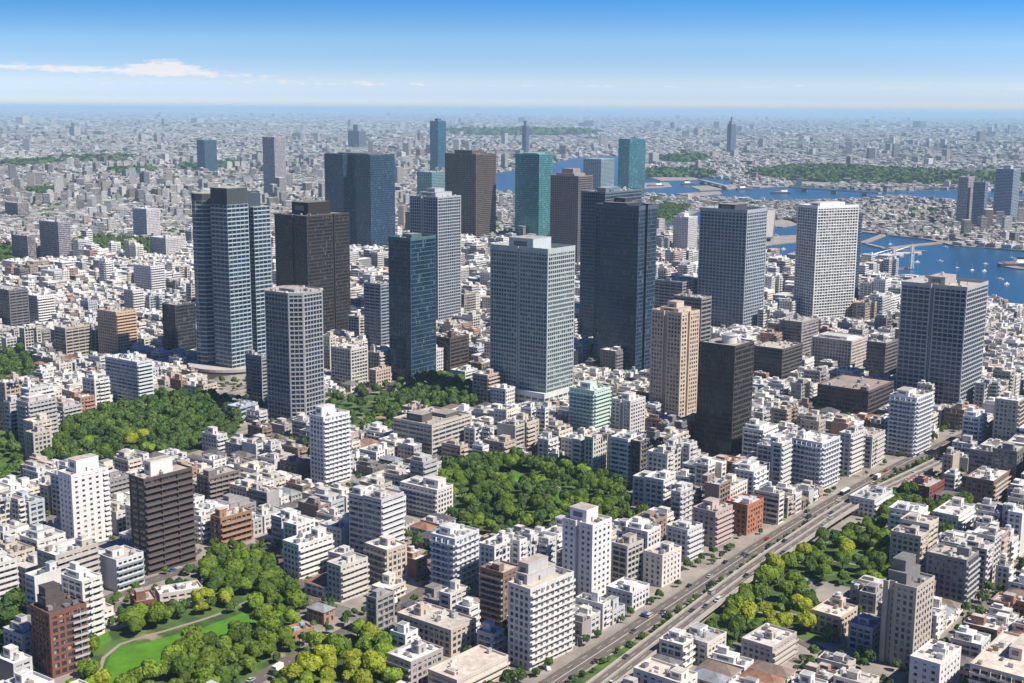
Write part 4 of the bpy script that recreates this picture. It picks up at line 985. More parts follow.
def free(X, Y, rad):
    ok = np.ones(X.shape, bool)
    c, s = math.cos(math.radians(54)), math.sin(math.radians(54))
    offs = [(0, 0)] + [(rad * a, rad * b) for a in (-1, 1) for b in (-1, 1)] + [(rad, 0), (-rad, 0), (0, rad), (0, -rad)]
    for ox, oy in offs:
        XX, YY = X + c * ox - s * oy, Y + s * ox + c * oy
        for p in FOOT + NOBUILD: ok &= ~pip(p, XX, YY)
        inw = pip(WATER, XX, YY)
        isl = np.zeros(X.shape, bool)
        for nme in ('long', 'd', 'c'): isl |= pip(ISLES[nme], XX, YY)
        ok &= ~(inw & ~isl)
        for p in WOODS_FAR: ok &= ~pip(p, XX, YY)
    ok &= dist_path(BOULc, X, Y) > 11.5 + rad
    ok &= dist_path(DECKc, X, Y) > 7.5 + rad
    for p, w in roadp: ok &= dist_path(p, X, Y) > w / 2 + 1 + rad * 0.8
    return ok
def vnoise(X, Y, sc_, seed):
    r = np.random.RandomState(seed); v = np.zeros(np.shape(X))
    for k in range(7):
        a, b, ph = r.uniform(-1, 1), r.uniform(-1, 1), r.uniform(0, 6.3)
        v = v + np.sin((X * a + Y * b) / sc_ * 6.28 * (0.6 + .35 * k) + ph)
    return v / 3.0
PALW = np.array([(.72, .71, .69), (.66, .64, .61), (.70, .66, .59), (.60, .60, .61), (.56, .52, .47), (.64, .57, .49), (.44, .43, .43), (.50, .42, .36),
                 (.33, .31, .31), (.30, .22, .18), (.42, .25, .18), (.20, .19, .19), (.76, .75, .74), (.52, .56, .60)])
PALN = ['white', 'off-white', 'cream', 'pale grey', 'grey-beige', 'beige', 'grey', 'tan', 'dark grey', 'brown', 'brick-coloured', 'charcoal', 'bright white', 'blue-grey']
PALP = np.array([.18, .14, .08, .12, .08, .06, .07, .06, .06, .045, .03, .035, .035, .025]); PALP = PALP / PALP.sum()
PALR = np.array([(.64, .64, .63), (.46, .46, .46), (.54, .50, .46), (.34, .34, .34), (.72, .72, .71), (.24, .23, .23), (.40, .33, .28), (.42, .47, .50)])
PALRP = np.array([.25, .2, .17, .1, .14, .06, .05, .03]); PALRP /= PALRP.sum()

# lots of the near city (real street grid, turned like the photograph's)
def near_lots():
    r = random.Random(5); out = []
    y54 = math.radians(54); c, s = math.cos(y54), math.sin(y54)
    sv = []; s0 = -1500
    while s0 < 4200: w = r.uniform(46, 78); sv.append((s0, s0 + w)); s0 += w + (13 if r.random() < .12 else r.uniform(5, 7.5))
    tv = []; t0 = -2600
    while t0 < 3600: w = r.uniform(29, 37); tv.append((t0, t0 + w)); t0 += w + (11 if r.random() < .12 else r.uniform(4.5, 7))
    blocks = []
    for (a0, a1) in sv:
        for (b0, b1) in tv:
            mx, my = (a0 + a1) / 2, (b0 + b1) / 2; X, Y = c * mx - s * my, s * mx + c * my
            if Y < 400 or Y > 2300 or abs(X) > 0.47 * Y + 70: continue
            blocks.append((a0, a1, b0, b1, X, Y))
            gn = float(vnoise(X, Y, 420, 3)) + r.uniform(-.5, .5)
            if X < -0.12 * Y and Y > 640: gn -= 0.45
            if Y > 1300: gn -= 0.15
            if Y < 1000: gn += 0.22
            grain = 0 if gn < -0.15 else (1 if gn < 0.75 else 2)
            half = (b1 - b0) / 2
            for row in (0, 1):
                q = a0
                while q < a1 - 6:
                    lw = (r.uniform(8, 13), r.uniform(12.5, 19), r.uniform(18, 30))[grain]
                    if a1 - q - lw < 7: lw = a1 - q
                    cx, cy = q + lw / 2, b0 + half * (row + .5)
                    dd = half - r.uniform(.6, 3.2)
                    out.append((c * cx - s * cy, s * cx + c * cy, (lw - r.uniform(.5, 2.0)) / 2, dd / 2, grain, r.random(), r.random()))
                    q += lw
    return np.array(out), blocks
LOTS, BLOCKS = near_lots()
LX, LY = LOTS[:, 0], LOTS[:, 1]
ok = free(LX, LY, 0.5)
rad = np.minimum(LOTS[:, 2], LOTS[:, 3])
ok &= free(LX, LY, 4.4) & (LOTS[:, 6] > 0.035)
LOTS = LOTS[ok]; n_l = len(LOTS)
# occupancy raster of the near city (2 m cells in the street-grid frame), then small infill houses where room is left
gc_, gs_ = math.cos(math.radians(54)), math.sin(math.radians(54))
GS0, GT0, GN = -900.0, -1400.0, 1700
GRID = np.zeros((GN, GN), bool)
def to_st(X, Y): return gc_ * X + gs_ * Y, -gs_ * X + gc_ * Y
def mark(X, Y, hx, hy, pad=0.4):
    s_, t_ = to_st(X, Y)
    a0, a1 = int((s_ - hx - pad - GS0) / 2), int((s_ + hx + pad - GS0) / 2) + 1
    b0, b1 = int((t_ - hy - pad - GT0) / 2), int((t_ + hy + pad - GT0) / 2) + 1
    if a1 > 0 and b1 > 0: GRID[max(0, a0):a1, max(0, b0):b1] = True
def is_free(X, Y, hx, hy):
    s_, t_ = to_st(X, Y)
    a0, a1 = int((s_ - hx - GS0) / 2), int((s_ + hx - GS0) / 2) + 1
    b0, b1 = int((t_ - hy - GT0) / 2), int((t_ + hy - GT0) / 2) + 1
    if a0 < 0 or b0 < 0 or a1 >= GN or b1 >= GN: return False
    return not GRID[a0:a1, b0:b1].any()
for r_ in LOTS: mark(r_[0], r_[1], r_[2], r_[3])
for f_ in FOOT:
    fx, fy = [p[0] for p in f_], [p[1] for p in f_]
    mx, my = sum(fx) / len(fx), sum(fy) / len(fy)
    xs_, ys_ = np.meshgrid(np.arange(min(fx), max(fx), 1.5), np.arange(min(fy), max(fy), 1.5))
    ins = pip(f_, xs_, ys_)
    for x_, y_ in zip(xs_[ins], ys_[ins]): mark(x_, y_, .2, .2, 0)
STREETS = GRID.copy()
ri = random.Random(99); cand = []
for _ in range(26000):
    y_ = 440 + 1000 * ri.random() ** 1.3; x_ = ri.uniform(-.46, .46) * y_
    cand.append((x_, y_, ri.uniform(3.0, 7.5), ri.uniform(3.0, 6.5)))
cand = np.array(cand); cand = cand[free(cand[:, 0], cand[:, 1], 4.0)]
extra = []
for x_, y_, hx0, hy0 in cand:
    if is_free(x_, y_, hx0 + 1.5, hy0 + 1.5):
        mark(x_, y_, hx0, hy0); extra.append((x_, y_, hx0, hy0, 0 if hx0 < 5.5 else 1, ri.random(), ri.random() * .9 + .05))
print('infill', len(extra))
LOTS = np.vstack([LOTS, np.array(extra)]); n_l = len(LOTS)
g = LOTS[:, 4].astype(int); q = LOTS[:, 5]
fl = np.where(g == 0, 2 + np.floor(q * 2.6), np.where(g == 1, 3 + np.floor(q ** 1.15 * 6.2), 5 + np.floor(q ** 1.1 * 7)))
rr = nr.rand(n_l)
fl = np.where((rr > 0.955) & (g > 0), fl + 4, fl)
fl = np.where((LOTS[:, 1] < 1000) & (g >= 1), fl + 1 + (rr < .35), fl)
fl = np.where((LOTS[:, 1] < 640), np.minimum(fl, 9), fl)
fl = np.where((LOTS[:, 0] > .33 * LOTS[:, 1]) & (LOTS[:, 1] > 1120), np.minimum(fl, 3), fl)
gone_ = np.zeros(n_l, bool)
for (a_, k_) in H_:      # nothing tall right in front of a landmark
    yb_, yt_ = a_[6], a_[7]; hy_ = k_['_dbg'][1]
    zt = fl * 3.05 + 1
    d_ = LOTS[:, 1] * cT - (zt - CAMH) * sT
    u_ = LOTS[:, 0] / d_ * FOC + 512; v_ = 341.5 - FOC * (LOTS[:, 1] * sT + (zt - CAMH) * cT) / d_ + (u_ - 512) * math.sin(ROLL)
    lim = yb_ - (0.05 if yb_ - yt_ > 60 else .12) * (yb_ - yt_)
    bad = (LOTS[:, 1] < hy_) & (u_ > a_[3] - 9) & (u_ < a_[5] + 9) & (v_ < lim) & (fl > 2)
    need = (CAMH - (LOTS[:, 1] * 0 + hy_) * 0)
    # height whose top projects to the limit line
    vv = (341.5 - lim + (u_ - 512) * math.sin(ROLL)) / FOC
    hmax = CAMH + LOTS[:, 1] * (vv * cT - sT) / (cT + vv * sT)
    fl = np.where(bad, np.clip(np.floor((hmax - 1) / 3.05), 2, fl), fl)
    gone_ |= (LOTS[:, 1] < hy_) & (u_ > a_[3] - 2) & (u_ < a_[5] + 2) & (hmax < 6) & (hmax > -40) & (LOTS[:, 1] > hy_ - 60)
FLH = 3.05
for xa_, xb_, lim in ((398, 488, 407), (430, 560, 533), (560, 645, 522), (48, 236, 453), (322, 402, 420), (715, 842, 630), (762, 896, 584), (60, 270, 690)):
    hy_ = ground((xa_ + xb_) / 2, lim)[1]
    zt = fl * 3.05 + 1; d_ = LOTS[:, 1] * cT - (zt - CAMH) * sT; u_ = LOTS[:, 0] / d_ * FOC + 512
    vv = (341.5 - lim + (u_ - 512) * math.sin(ROLL)) / FOC
    hmax = CAMH + LOTS[:, 1] * (vv * cT - sT) / (cT + vv * sT)
    bad = (LOTS[:, 1] < hy_) & (u_ > xa_) & (u_ < xb_) & (hmax < zt) & (LOTS[:, 1] > hy_ - 170)
    fl = np.where(bad, np.clip(np.floor((hmax - 1) / 3.05), 2, fl), fl)
    gone_ |= bad & (hmax < 5)
LOTS, fl = LOTS[~gone_], fl[~gone_]; n_l = len(LOTS)
lot_h = fl * FLH + 1.0
WI = nr.choice(len(PALW), n_l, p=PALP); RI = nr.choice(len(PALR), n_l, p=PALRP)
LOT_YAW = math.radians(54) + nr.normal(0, 0.012, n_l)

# pavement blocks under the near city
pb = MB()
bc_, bs_ = math.cos(math.radians(54)), math.sin(math.radians(54))
def w2(a, b): return (bc_ * a - bs_ * b, bs_ * a + bc_ * b)
bx_ = np.array([b[4] for b in BLOCKS]); by_ = np.array([b[5] for b in BLOCKS])
okb = np.ones(len(BLOCKS), bool)
for ox in (-26, 0, 26):
    for oy in (-13, 0, 13):
        XX, YY = bx_ + bc_ * ox - bs_ * oy, by_ + bs_ * ox + bc_ * oy
        okb &= ~pip(WATER, XX, YY)
for k, (a0, a1, b0, b1, X, Y) in enumerate(BLOCKS):
    if okb[k]: pb.prism([w2(a0 - .9, b0 - .9), w2(a1 + .9, b0 - .9), w2(a1 + .9, b1 + .9), w2(a0 - .9, b1 + .9)], 0.0, 0.14, bot=False)
structure('pavement', pb, M['pave'])

# ------------------------------------------------------------------ which filler buildings show largest: a small visibility pass
def hull(pts):
    pts = sorted(set((round(x, 1), round(y, 1)) for x, y in pts))
    def half(ps):
        h = []
        for p in ps:
            while len(h) > 1 and (h[-1][0] - h[-2][0]) * (p[1] - h[-2][1]) - (h[-1][1] - h[-2][1]) * (p[0] - h[-2][0]) <= 0: h.pop()
            h.append(p)
        return h
    a, b = half(pts), half(pts[::-1]); return a[:-1] + b[:-1]
OCC = np.zeros((Hh, W), bool)
def cover(pts):
    h = hull(pts)
    x0 = max(0, int(min(p[0] for p in h))); x1 = min(W - 1, int(max(p[0] for p in h)) + 1)
    y0 = max(0, int(min(p[1] for p in h))); y1 = min(Hh - 1, int(max(p[1] for p in h)) + 1)
    if x1 <= x0 or y1 <= y0: return 0
    yy, xx = np.mgrid[y0:y1 + 1, x0:x1 + 1] + 0.5
    m = np.ones(xx.shape, bool); n = len(h)
    for i in range(n):
        (ax, ay), (bx, by) = h[i], h[(i + 1) % n]
        m &= ((bx - ax) * (yy - ay) - (by - ay) * (xx - ax)) >= 0
    sub = OCC[y0:y1 + 1, x0:x1 + 1]
    v = int((m & ~sub).sum()); sub |= m
    return v
def box_px(P, yaw, x0, x1, y0, y1, H):
    c, s = math.cos(yaw), math.sin(yaw)
    return [project(P[0] + c * x - s * y, P[1] + s * x + c * y, z) for x in (x0, x1) for y in (y0, y1) for z in (0, H)]
order = [(P[1], 'h', k) for k, (P, yaw, a2, a1, H, root) in enumerate(HERO_ITEMS)] + [(LOTS[i, 1], 'l', i) for i in range(n_l)]
order.sort()
vis = np.zeros(n_l)
for _, kind_, i in order:
    if kind_ == 'h':
        P, yaw, a2, a1, H, root = HERO_ITEMS[i]; root['vis'] = cover(box_px(P, yaw, 0, a2, 0, a1, H)); del root['vis']
    else:
        vis[i] = cover(box_px(LOTS[i, :2], LOT_YAW[i], -LOTS[i, 2], LOTS[i, 2], -LOTS[i, 3], LOTS[i, 3], lot_h[i]))
tall = fl >= 4
def top_of(mask, n):
    ids = np.where(mask & (vis > 12))[0]
    return list(ids[np.argsort(-vis[ids])][:n])
ids_blk = top_of(tall, 215); ids_low = top_of(~tall, 290)
chosen = set(ids_blk) | set(ids_low)
print('LOTS', n_l, 'blocks', int(tall.sum()), 'low', int((~tall).sum()), 'min vis', vis[ids_blk[-1]], vis[ids_low[-1]])

ORD = ['closest', 'second closest', 'third closest', 'fourth closest', 'fifth closest', 'sixth closest', 'seventh closest', 'eighth closest', 'ninth closest', 'tenth closest', 'eleventh closest', 'twelfth closest', 'thirteenth closest', 'fourteenth closest', 'fifteenth closest', 'sixteenth closest', 'seventeenth closest', 'eighteenth closest', 'nineteenth closest', 'twentieth closest']
EXTRA_LAND = [(130, 425, 425, 'the oval park'), (535, 495, 495, 'the central park'), (180, 645, 645, 'the park lawn')]
def side_of(px, py):
    best = min(LAND, key=lambda l: (px - l[0]) ** 2 + 2.2 * (py - l[1]) ** 2)
    dx, dy = px - best[0], py - best[1]
    side = ('left of' if dx < 0 else 'right of') if abs(dx) > abs(dy) * 1.1 else ('in front of' if dy > 0 else 'behind')
    return best, side
LBL = {}
def later_label(o, px, py, adj):
    best, side = side_of(px, py)
    LBL.setdefault((adj, side, best[3]), []).append((math.hypot(px - best[0], py - best[1]), id(o), o))
def write_labels():
    for (adj, side, ref), L in LBL.items():
        L.sort(key=lambda t: t[:2])
        for k, (_, _, o) in enumerate(L):
            o['label'] = f"{adj} {side} {ref}" if len(L) == 1 else f"{adj} {side} {ref}, {ORD[min(k, len(ORD) - 1)]} to it"
            if len(o['label'].split()) > 16: o['label'] = o['label'].replace(' closest to it', ' closest')
FW = {2: 'two-storey', 3: 'three-storey', 4: 'four-storey', 5: 'five-storey', 6: 'six-storey', 7: 'seven-storey', 8: 'eight-storey', 9: 'nine-storey', 10: 'ten-storey', 11: 'eleven-storey'}
rank = {i: k for k, i in enumerate(sorted(chosen, key=lambda i: -vis[i]))}
for i in sorted(chosen):
    R = random.Random(int(i) * 7 + 1)
    X, Y, hx, hy = LOTS[i, :4]; yaw = LOT_YAW[i]; c, s = math.cos(yaw), math.sin(yaw)
    P = (X - c * hx + s * hy, Y - s * hx - c * hy)
    wdt, dpt = 2 * hx, 2 * hy
    tone = R.uniform(.86, 1.08); wc = tuple(float(v) * tone for v in PALW[WI[i]]); rc = tuple(float(v) for v in PALR[RI[i]])
    st = dict(PRE[R.choice(['punch', 'punch', 'grid', 'wide', 'band'] if fl[i] >= 4 else ['punch', 'wide', 'punch'])])
    st.update(wall=wc, roof=rc, glass='apart', par=R.choice([.7, 1.0, 1.2]))
    style = 'with plain walls'
    poly = rect(wdt, dpt)
    if wdt > 11 and dpt > 9 and R.random() < .4:           # an L-shaped plan
        qx, qy = wdt * R.uniform(.55, .72), dpt * R.uniform(.5, .7)
        poly = [(0, 0), (wdt, 0), (wdt, dpt), (wdt - qx * .45, dpt), (wdt - qx * .45, qy), (0, qy)] if R.random() < .5 else [(qx, 0), (wdt, 0), (wdt, dpt), (0, dpt), (0, dpt - qy), (qx, dpt - qy)]
        poly = [(float(a), float(b)) for a, b in poly]
    balc = {}; bl = []
    if R.random() < (.62 if fl[i] >= 4 else .3):
        f0 = R.choice([0, 0, .3]); balc[0] = (f0, R.choice([1, 1, .7]) if f0 == 0 else 1, R.choice([.9, 1.3])); style = 'with balconies'
        if R.random() < .3: balc[len(poly) - 1] = (0.1, .9, 1.1)
    elif R.random() < .4: bl = [0 if R.random() < .3 else len(poly) - 1]
    st['balc'] = balc; st['blank'] = bl
    if R.random() < .5: st['div'] = R.uniform(2.8, 5)
    if R.random() < .5: bt = R.uniform(.85, 1.3); st['balcol'] = tuple(min(.8, v * bt) for v in wc)
    st['solid'] = st['pw'] > 1.2
    if len(poly) == 4 and wdt > 9 and dpt > 9 and R.random() < .38:      # set-back top storey
        ax, bx2 = wdt * R.uniform(.06, .25), wdt * R.uniform(.7, .94); ay, by2 = dpt * R.uniform(.15, .4), dpt * .93
        st['ph'] = [(ax, bx2, ay, by2, 3.0), (ax + (bx2 - ax) * .2, ax + (bx2 - ax) * .55, ay + (by2 - ay) * .4, ay + (by2 - ay) * .85, R.uniform(4.6, 6))]
    st['nwin'] = 60
    if fl[i] <= 2 and len(poly) == 4 and R.random() < .55: st['hip'] = R.choice([(.16, .15, .15), (.22, .17, .14), (.10, .10, .11), (.28, .14, .09), (.25, .27, .30)])
    rk = rank[i]
    lod = 0 if rk < 34 else (1 if rk < 230 else 2)
    nm = 'apartment_block' if fl[i] >= 4 else 'low_rise_house'
    root = make_building(nm, P, yaw, poly, float(lot_h[i]), FLH, st, lod, R)
    tag(root, None, 'apartment block' if fl[i] >= 4 else 'low house', None)
    root['group'] = 'apartment blocks of the city' if fl[i] >= 4 else 'low houses between the streets'
    a = R.choice(['white', 'pale'])
    px, py = project(X, Y, 0)
    later_label(root, px, py, f"{PALN[WI[i]]} {FW.get(int(fl[i]), 'tall')} {'block' if fl[i] >= 4 else 'house'}")

# ------------------------------------------------------------------ the rest of the city as one mass
CX, CY, Z0, Z1, HX, HY, YW, CC, KK, RC = ([] for _ in range(10))
def add_mass(x, y, z0, z1, hx, hy, yw, c, k, rc):
    for L, v in zip((CX, CY, Z0, Z1, HX, HY, YW, CC, KK, RC), (x, y, z0, z1, hx, hy, yw, c, k, rc)): L.append(v)
rest = np.array([i for i in range(n_l) if i not in chosen], int)
lx, ly, lhx, lhy = LOTS[rest, 0], LOTS[rest, 1], LOTS[rest, 2], LOTS[rest, 3]
nrest = len(rest); yw = LOT_YAW[rest]; hh = lot_h[rest]
colw = PALW[WI[rest]] * nr.uniform(.9, 1.06, (nrest, 1)); colr = PALR[RI[rest]] * nr.uniform(.85, 1.15, (nrest, 1))
kd = np.where(nr.rand(nrest) < .4, 0.9, 0.6)
add_mass(lx, ly, np.full(nrest, -1.), hh - .8, lhx, lhy, yw, colw, kd, colr)
cth, sth = np.cos(yw), np.sin(yw)
def sub(fx, fy, z0, z1, hx, hy, c, k, rc, m):
    add_mass((lx + cth * fx - sth * fy)[m], (ly + sth * fx + cth * fy)[m], z0[m], z1[m], hx[m], hy[m], yw[m], c[m], k[m], rc[m])
one = np.ones(nrest); allm = one > 0
t_ = .22 * one
for sx, sy, ax, ay in ((1, 0, None, lhy), (-1, 0, None, lhy), (0, 1, lhx, None), (0, -1, lhx, None)):   # parapets
    sub(sx * (lhx - .1), sy * (lhy - .1), hh - 1.0, hh + .02, (t_ if ax is None else ax - .33), (t_ if ay is None else ay + .13 - .0), colw, one * 0, colw, ly < 1500)
for k in range(4):      # balcony bands on the sunny wall of blocks
    pass
mb_ = (nr.rand(nrest) < .45) & (fl[rest] >= 3) & (ly < 1700)
for f in range(1, 9):
    m = mb_ & (fl[rest] > f)
    if m.any(): sub(one * 0, -(lhy + .45), one * (f * FLH - .1), one * (f * FLH + 1.0), lhx * .92, one * .5, colw * 1.05, one * 0, colw, m)
pw_, pd_ = np.minimum(lhx * .45, nr.uniform(1.4, 3, nrest)), np.minimum(lhy * .45, nr.uniform(1.4, 2.8, nrest))
sub((nr.rand(nrest) - .5) * lhx, (nr.rand(nrest) - .5) * lhy, hh - 1, hh + nr.uniform(1.2, 3.0, nrest), pw_, pd_, colw * 1.05, one * 0, colr, nr.rand(nrest) < .8)
for k in range(9):
    sub((nr.rand(nrest) - .5) * 1.6 * lhx, (nr.rand(nrest) - .5) * 1.5 * lhy, hh - 1, hh - .8 + nr.uniform(.5, 1.9, nrest), nr.uniform(.4, 1.6, nrest), nr.uniform(.4, 1.5, nrest),
        np.repeat(nr.choice([.25, .5, .65, .7], nrest)[:, None], 3, 1), one * 0, np.repeat(nr.choice([.2, .45, .6, .75], nrest)[:, None], 3, 1), (ly < 1500) & (nr.rand(nrest) < .7))

def far_cells(y0, y1, cell, keep, smin, smax, hfun, seed, hw=0.47, cap=1e9):
    r = np.random.RandomState(seed)
    ys = np.arange(y0, y1, cell); X = []; Y = []
    for y in ys:
        k = int((2 * hw * y + 100) / cell); X.append((np.arange(k) - k / 2) * cell + (int(y / cell) % 2) * cell / 2); Y.append(np.full(k, y))
    X = np.concatenate(X); Y = np.concatenate(Y); n = len(X)
    X = X + r.uniform(-.28, .28, n) * cell; Y = Y + r.uniform(-.28, .28, n) * cell
    m = r.rand(n) < keep
    gn = vnoise(X, Y, y0 * .35, seed) + .5 * vnoise(X, Y, y0 * .09, seed + 1)
    m &= gn > -0.95
    X, Y = X[m], Y[m]
    if y0 < 6500:
        f_ = free(X, Y, 4.0); X, Y = X[f_], Y[f_]
    n = len(X)
    hgt = hfun(r, n, X, Y)
    hgt = np.where(pip(ISLES['long'], X, Y) & (X < .33 * Y), np.minimum(hgt, 13), hgt)
    k = r.choice(len(PALW), n, p=PALP); c = PALW[k] * r.uniform(.4, .95, (n, 1))
    rc = PALR[r.choice(len(PALR), n, p=PALRP)] * r.uniform(.25, 1.3, (n, 1))
    di = np.round(vnoise(X, Y, 1500, 77) * 2) * .35
    yaw = math.radians(54) + di + r.normal(0, .05, n)
    hx = r.uniform(smin, smax, n); hy = r.uniform(smin, smax, n) * .85
    tl = hgt > 28; hx = np.where(tl, np.minimum(hx * 1.3, cell * .42), hx); hy = np.where(tl, np.minimum(hy * 1.2, cell * .42), hy)
    add_mass(X, Y, np.full(n, -1.), hgt, hx, hy, yaw, c, np.where(r.rand(n) < .4, .9, .6), rc)
    m = r.rand(n) < .45
    add_mass(X[m], Y[m], hgt[m] - .1, hgt[m] + r.uniform(1.5, 3.5, m.sum()), hx[m] * .4, hy[m] * .45, yaw[m], c[m] * 1.05, np.zeros(m.sum()), rc[m])
    return n
def hf(base, p_mid, p_tall, tallmax):
    def f(r, n, X, Y):
        h = base + r.exponential(base * .45, n)
        u = r.rand(n); cl = vnoise(X, Y, 2600, 5)
        h = np.where(u < p_mid * (.3 + 2.2 * np.maximum(0, cl)), r.uniform(14, 34, n), h)
        h = np.where((u > 1 - p_tall * np.maximum(.2, 1 + cl)), r.uniform(34, tallmax, n), h)
        return h
    return f
print('far', far_cells(2300, 3400, 18.0, .90, 5.0, 8.6, hf(5.0, .045, .004, 50), 21))
print('far', far_cells(3400, 5600, 24.0, .88, 7, 12.0, hf(5.0, .035, .003, 60), 22))
print('far', far_cells(5600, 9500, 38.0, .84, 11, 19.0, hf(4.5, .03, .003, 80), 23))
print('far', far_cells(9500, 17000, 72.0, .80, 18, 34.0, hf(4.5, .03, .003, 90), 24))
print('far', far_cells(17000, 42000, 170.0, .7, 30, 75.0, hf(5, .02, .003, 100), 25))
print('far', far_cells(42000, 70000, 420.0, .8, 60, 170.0, hf(5, .02, .003, 60), 26))
cat = [np.concatenate(L) for L in (CX, CY, Z0, Z1, HX, HY, YW, CC, KK, RC)]
cx_, cy_, z0_, z1_, hx_, hy_, yw_, cc_, kk_, rc_ = cat
me = numpy_boxes_mesh('distant_city', cx_, cy_, z0_, z1_, hx_, hy_, yw_, np.clip(cc_, 0, .85), kk_, M['city'], np.clip(rc_, 0, .8))
tag(put('city_building_mass', me), kind='stuff')
print('MASS', len(cx_))

# ------------------------------------------------------------------ trees
def crown_mesh(seed, nq, lobes, size, tall=1.0):
    r = np.random.RandomState(seed)
    L = []
    for k in range(lobes):
        a = r.uniform(0, 6.28); d = r.uniform(0.15, .58) if k else 0
        L.append((d * math.cos(a), d * math.sin(a), r.uniform(.42, .80) * tall if k else .55 * tall, r.uniform(.30, .48) if k else .55))
    L = np.array(L); w = L[:, 3] ** 2; idx = r.choice(lobes, nq, p=w / w.sum())
    d = r.normal(size=(nq, 3)); d /= np.linalg.norm(d, axis=1)[:, None]; d[:, 2] = np.where(d[:, 2] < -.25, -d[:, 2] * .6, d[:, 2])
    rad_ = L[idx, 3] * (0.72 + .34 * r.rand(nq) ** .5)
    c = L[idx, :3] + d * rad_[:, None] * np.array([1, 1, .85])
    keep = np.ones(nq, bool)
    for l in L: keep &= ~((np.linalg.norm((c - l[:3]), axis=1) < l[3] * .66))
    c, d = c[keep], d[keep]; n = len(c)
    nrm_ = d + r.normal(scale=.26, size=(n, 3)); nrm_[:, 2] += .15; nrm_ /= np.linalg.norm(nrm_, axis=1)[:, None]
    t = np.cross(nrm_, r.normal(size=(n, 3))); t /= np.linalg.norm(t, axis=1)[:, None]; b = np.cross(nrm_, t)
    s_ = size * r.uniform(.6, 1.3, n)[:, None]
    V = np.stack([c - t * s_ - b * s_ * .7, c + t * s_ - b * s_ * .5, c + t * s_ * .8 + b * s_ * .8, c - t * s_ * .9 + b * s_ * .6], 1)
    V[:, 0] += nrm_ * s_ * .25
    return V            # n x 4 x 3 in units of crown radius... z up from the crown's foot
def quads_mesh(name, V):
    V = V.reshape(-1, 3); n = len(V) // 4
    me = bpy.data.meshes.new(name); me.vertices.add(len(V)); me.vertices.foreach_set('co', V.ravel().astype(np.float32))
    me.loops.add(len(V)); me.loops.foreach_set('vertex_index', np.arange(len(V), dtype=np.int32))
    me.polygons.add(n); me.polygons.foreach_set('loop_start', np.arange(0, 4 * n, 4, dtype=np.int32)); me.polygons.foreach_set('loop_total', np.full(n, 4, dtype=np.int32))
    me.update(calc_edges=True); me.materials.append(M['leaf']); return me
CROWNS = [crown_mesh(100 + k, 2200, 6 + k % 3, .095, (.9, 1.0, 1.15, .95)[k % 4]) for k in range(8)]
CROWN_ME = [quads_mesh('crown', V) for V in CROWNS]
TRUNK_ME = []
for k in range(3):
    t = MB().cyl(0, 0, .05, -.5, .35, 7, .035); rt = random.Random(k)
    for q in range(4):
        a = q * 1.57 + rt.uniform(-.4, .4); o = len(t.v)
        t.cyl(0, 0, .028, 0, 1, 5, .012)
        for j in range(o, len(t.v)):
            x, y, z = t.v[j]; t.v[j] = (x + math.cos(a) * .42 * z, y + math.sin(a) * .42 * z, .26 + z * .4)
    TRUNK_ME.append(t.mesh('trunk')); TRUNK_ME[-1].materials.append(M['bark'])
TC_ = dict(dark=((.07, .125, .017), 'dark green'), mid=((.125, .195, .021), 'mid green'), fresh=((.17, .26, .024), 'fresh green'), yellow=((.28, .32, .024), 'yellow-green'))
def near_path(x, y): return any(float(dist_path(gpp, np.array([x]), np.array([y]))[0]) < 3.0 for gpp in PATHW)
PATHW = [gp(p) for p in PATHS]
TREES = []   # x, y, r, colour key
rt = random.Random(21)
MIXES = dict(oval='ddmmfy', central='ddmmf', lawn='dmmfy', lower='mffyy', viad='dmmfy', right='dmmfyy', brick='ddm', tower='ddmm', plaza='mfd', left='ddm', left2='dm', left3='dmf', wood='dd', isle='dm')
SPC = dict(plaza=16, brick=8.4, wood=13, isle=15, left3=14, left2=14, left=11, lawn=7.8)
KY = dict(d='dark', m='mid', f='fresh', y='yellow')
for k, poly in PARK.items():
    xs = [p[0] for p in poly]; ys = [p[1] for p in poly]; sp_ = SPC.get(k, 9.2); pts = []
    tries = min(9000, int((max(xs) - min(xs)) * (max(ys) - min(ys)) / sp_ ** 2 * 22))
    xa = nr.uniform(min(xs), max(xs), tries); ya = nr.uniform(min(ys), max(ys), tries)
    okt = pip(poly, xa, ya)
    for L in LAWNS: okt &= ~pip(offset_poly(L if area(L) > 0 else L[::-1], -4.2), xa, ya)
    if k != 'wood':
        for g_p in PATHW: okt &= dist_path(g_p, xa, ya) > 4.0
    for f_ in FOOT: okt &= ~pip(f_, xa, ya)
    okt &= (dist_path(DECKc, xa, ya) > 8) & (dist_path(BOULc, xa, ya) > 9)
    for p_, w_d in roadp: okt &= dist_path(p_, xa, ya) > w_d / 2 + 1.5
    for x, y in zip(xa[okt], ya[okt]):
        if k in ('central', 'right', 'oval', 'viad', 'lower') and float(vnoise(x, y, 75, 55)) > .75: continue
        rr_ = sp_ * rt.uniform(.7, 1.25)
        if any((x - a) ** 2 + (y - b) ** 2 < rr_ * rr_ for a, b in pts): continue
        pts.append((x, y))
        cn = float(vnoise(x, y, 60, 9))
        key = KY[MIXES[k][min(len(MIXES[k]) - 1, max(0, int((cn * .35 + .5 + rt.uniform(-.25, .25)) * len(MIXES[k]))))]]
        TREES.append((x, y, rt.uniform(4.2, 7.4) * (.75 if key == 'yellow' and k == 'lawn' else 1), key, k))
print('TREES', len(TREES), {k: sum(1 for t in TREES if t[4] == k) for k in PARK})
def tree_rank(t):
    return -t[2] / t[1]
far_first = sorted(range(len(TREES)), key=lambda i: tree_rank(TREES[i]))
ind = [i for i in far_first if TREES[i][4] not in ('wood', 'isle', 'left', 'left2', 'left3')][:285]
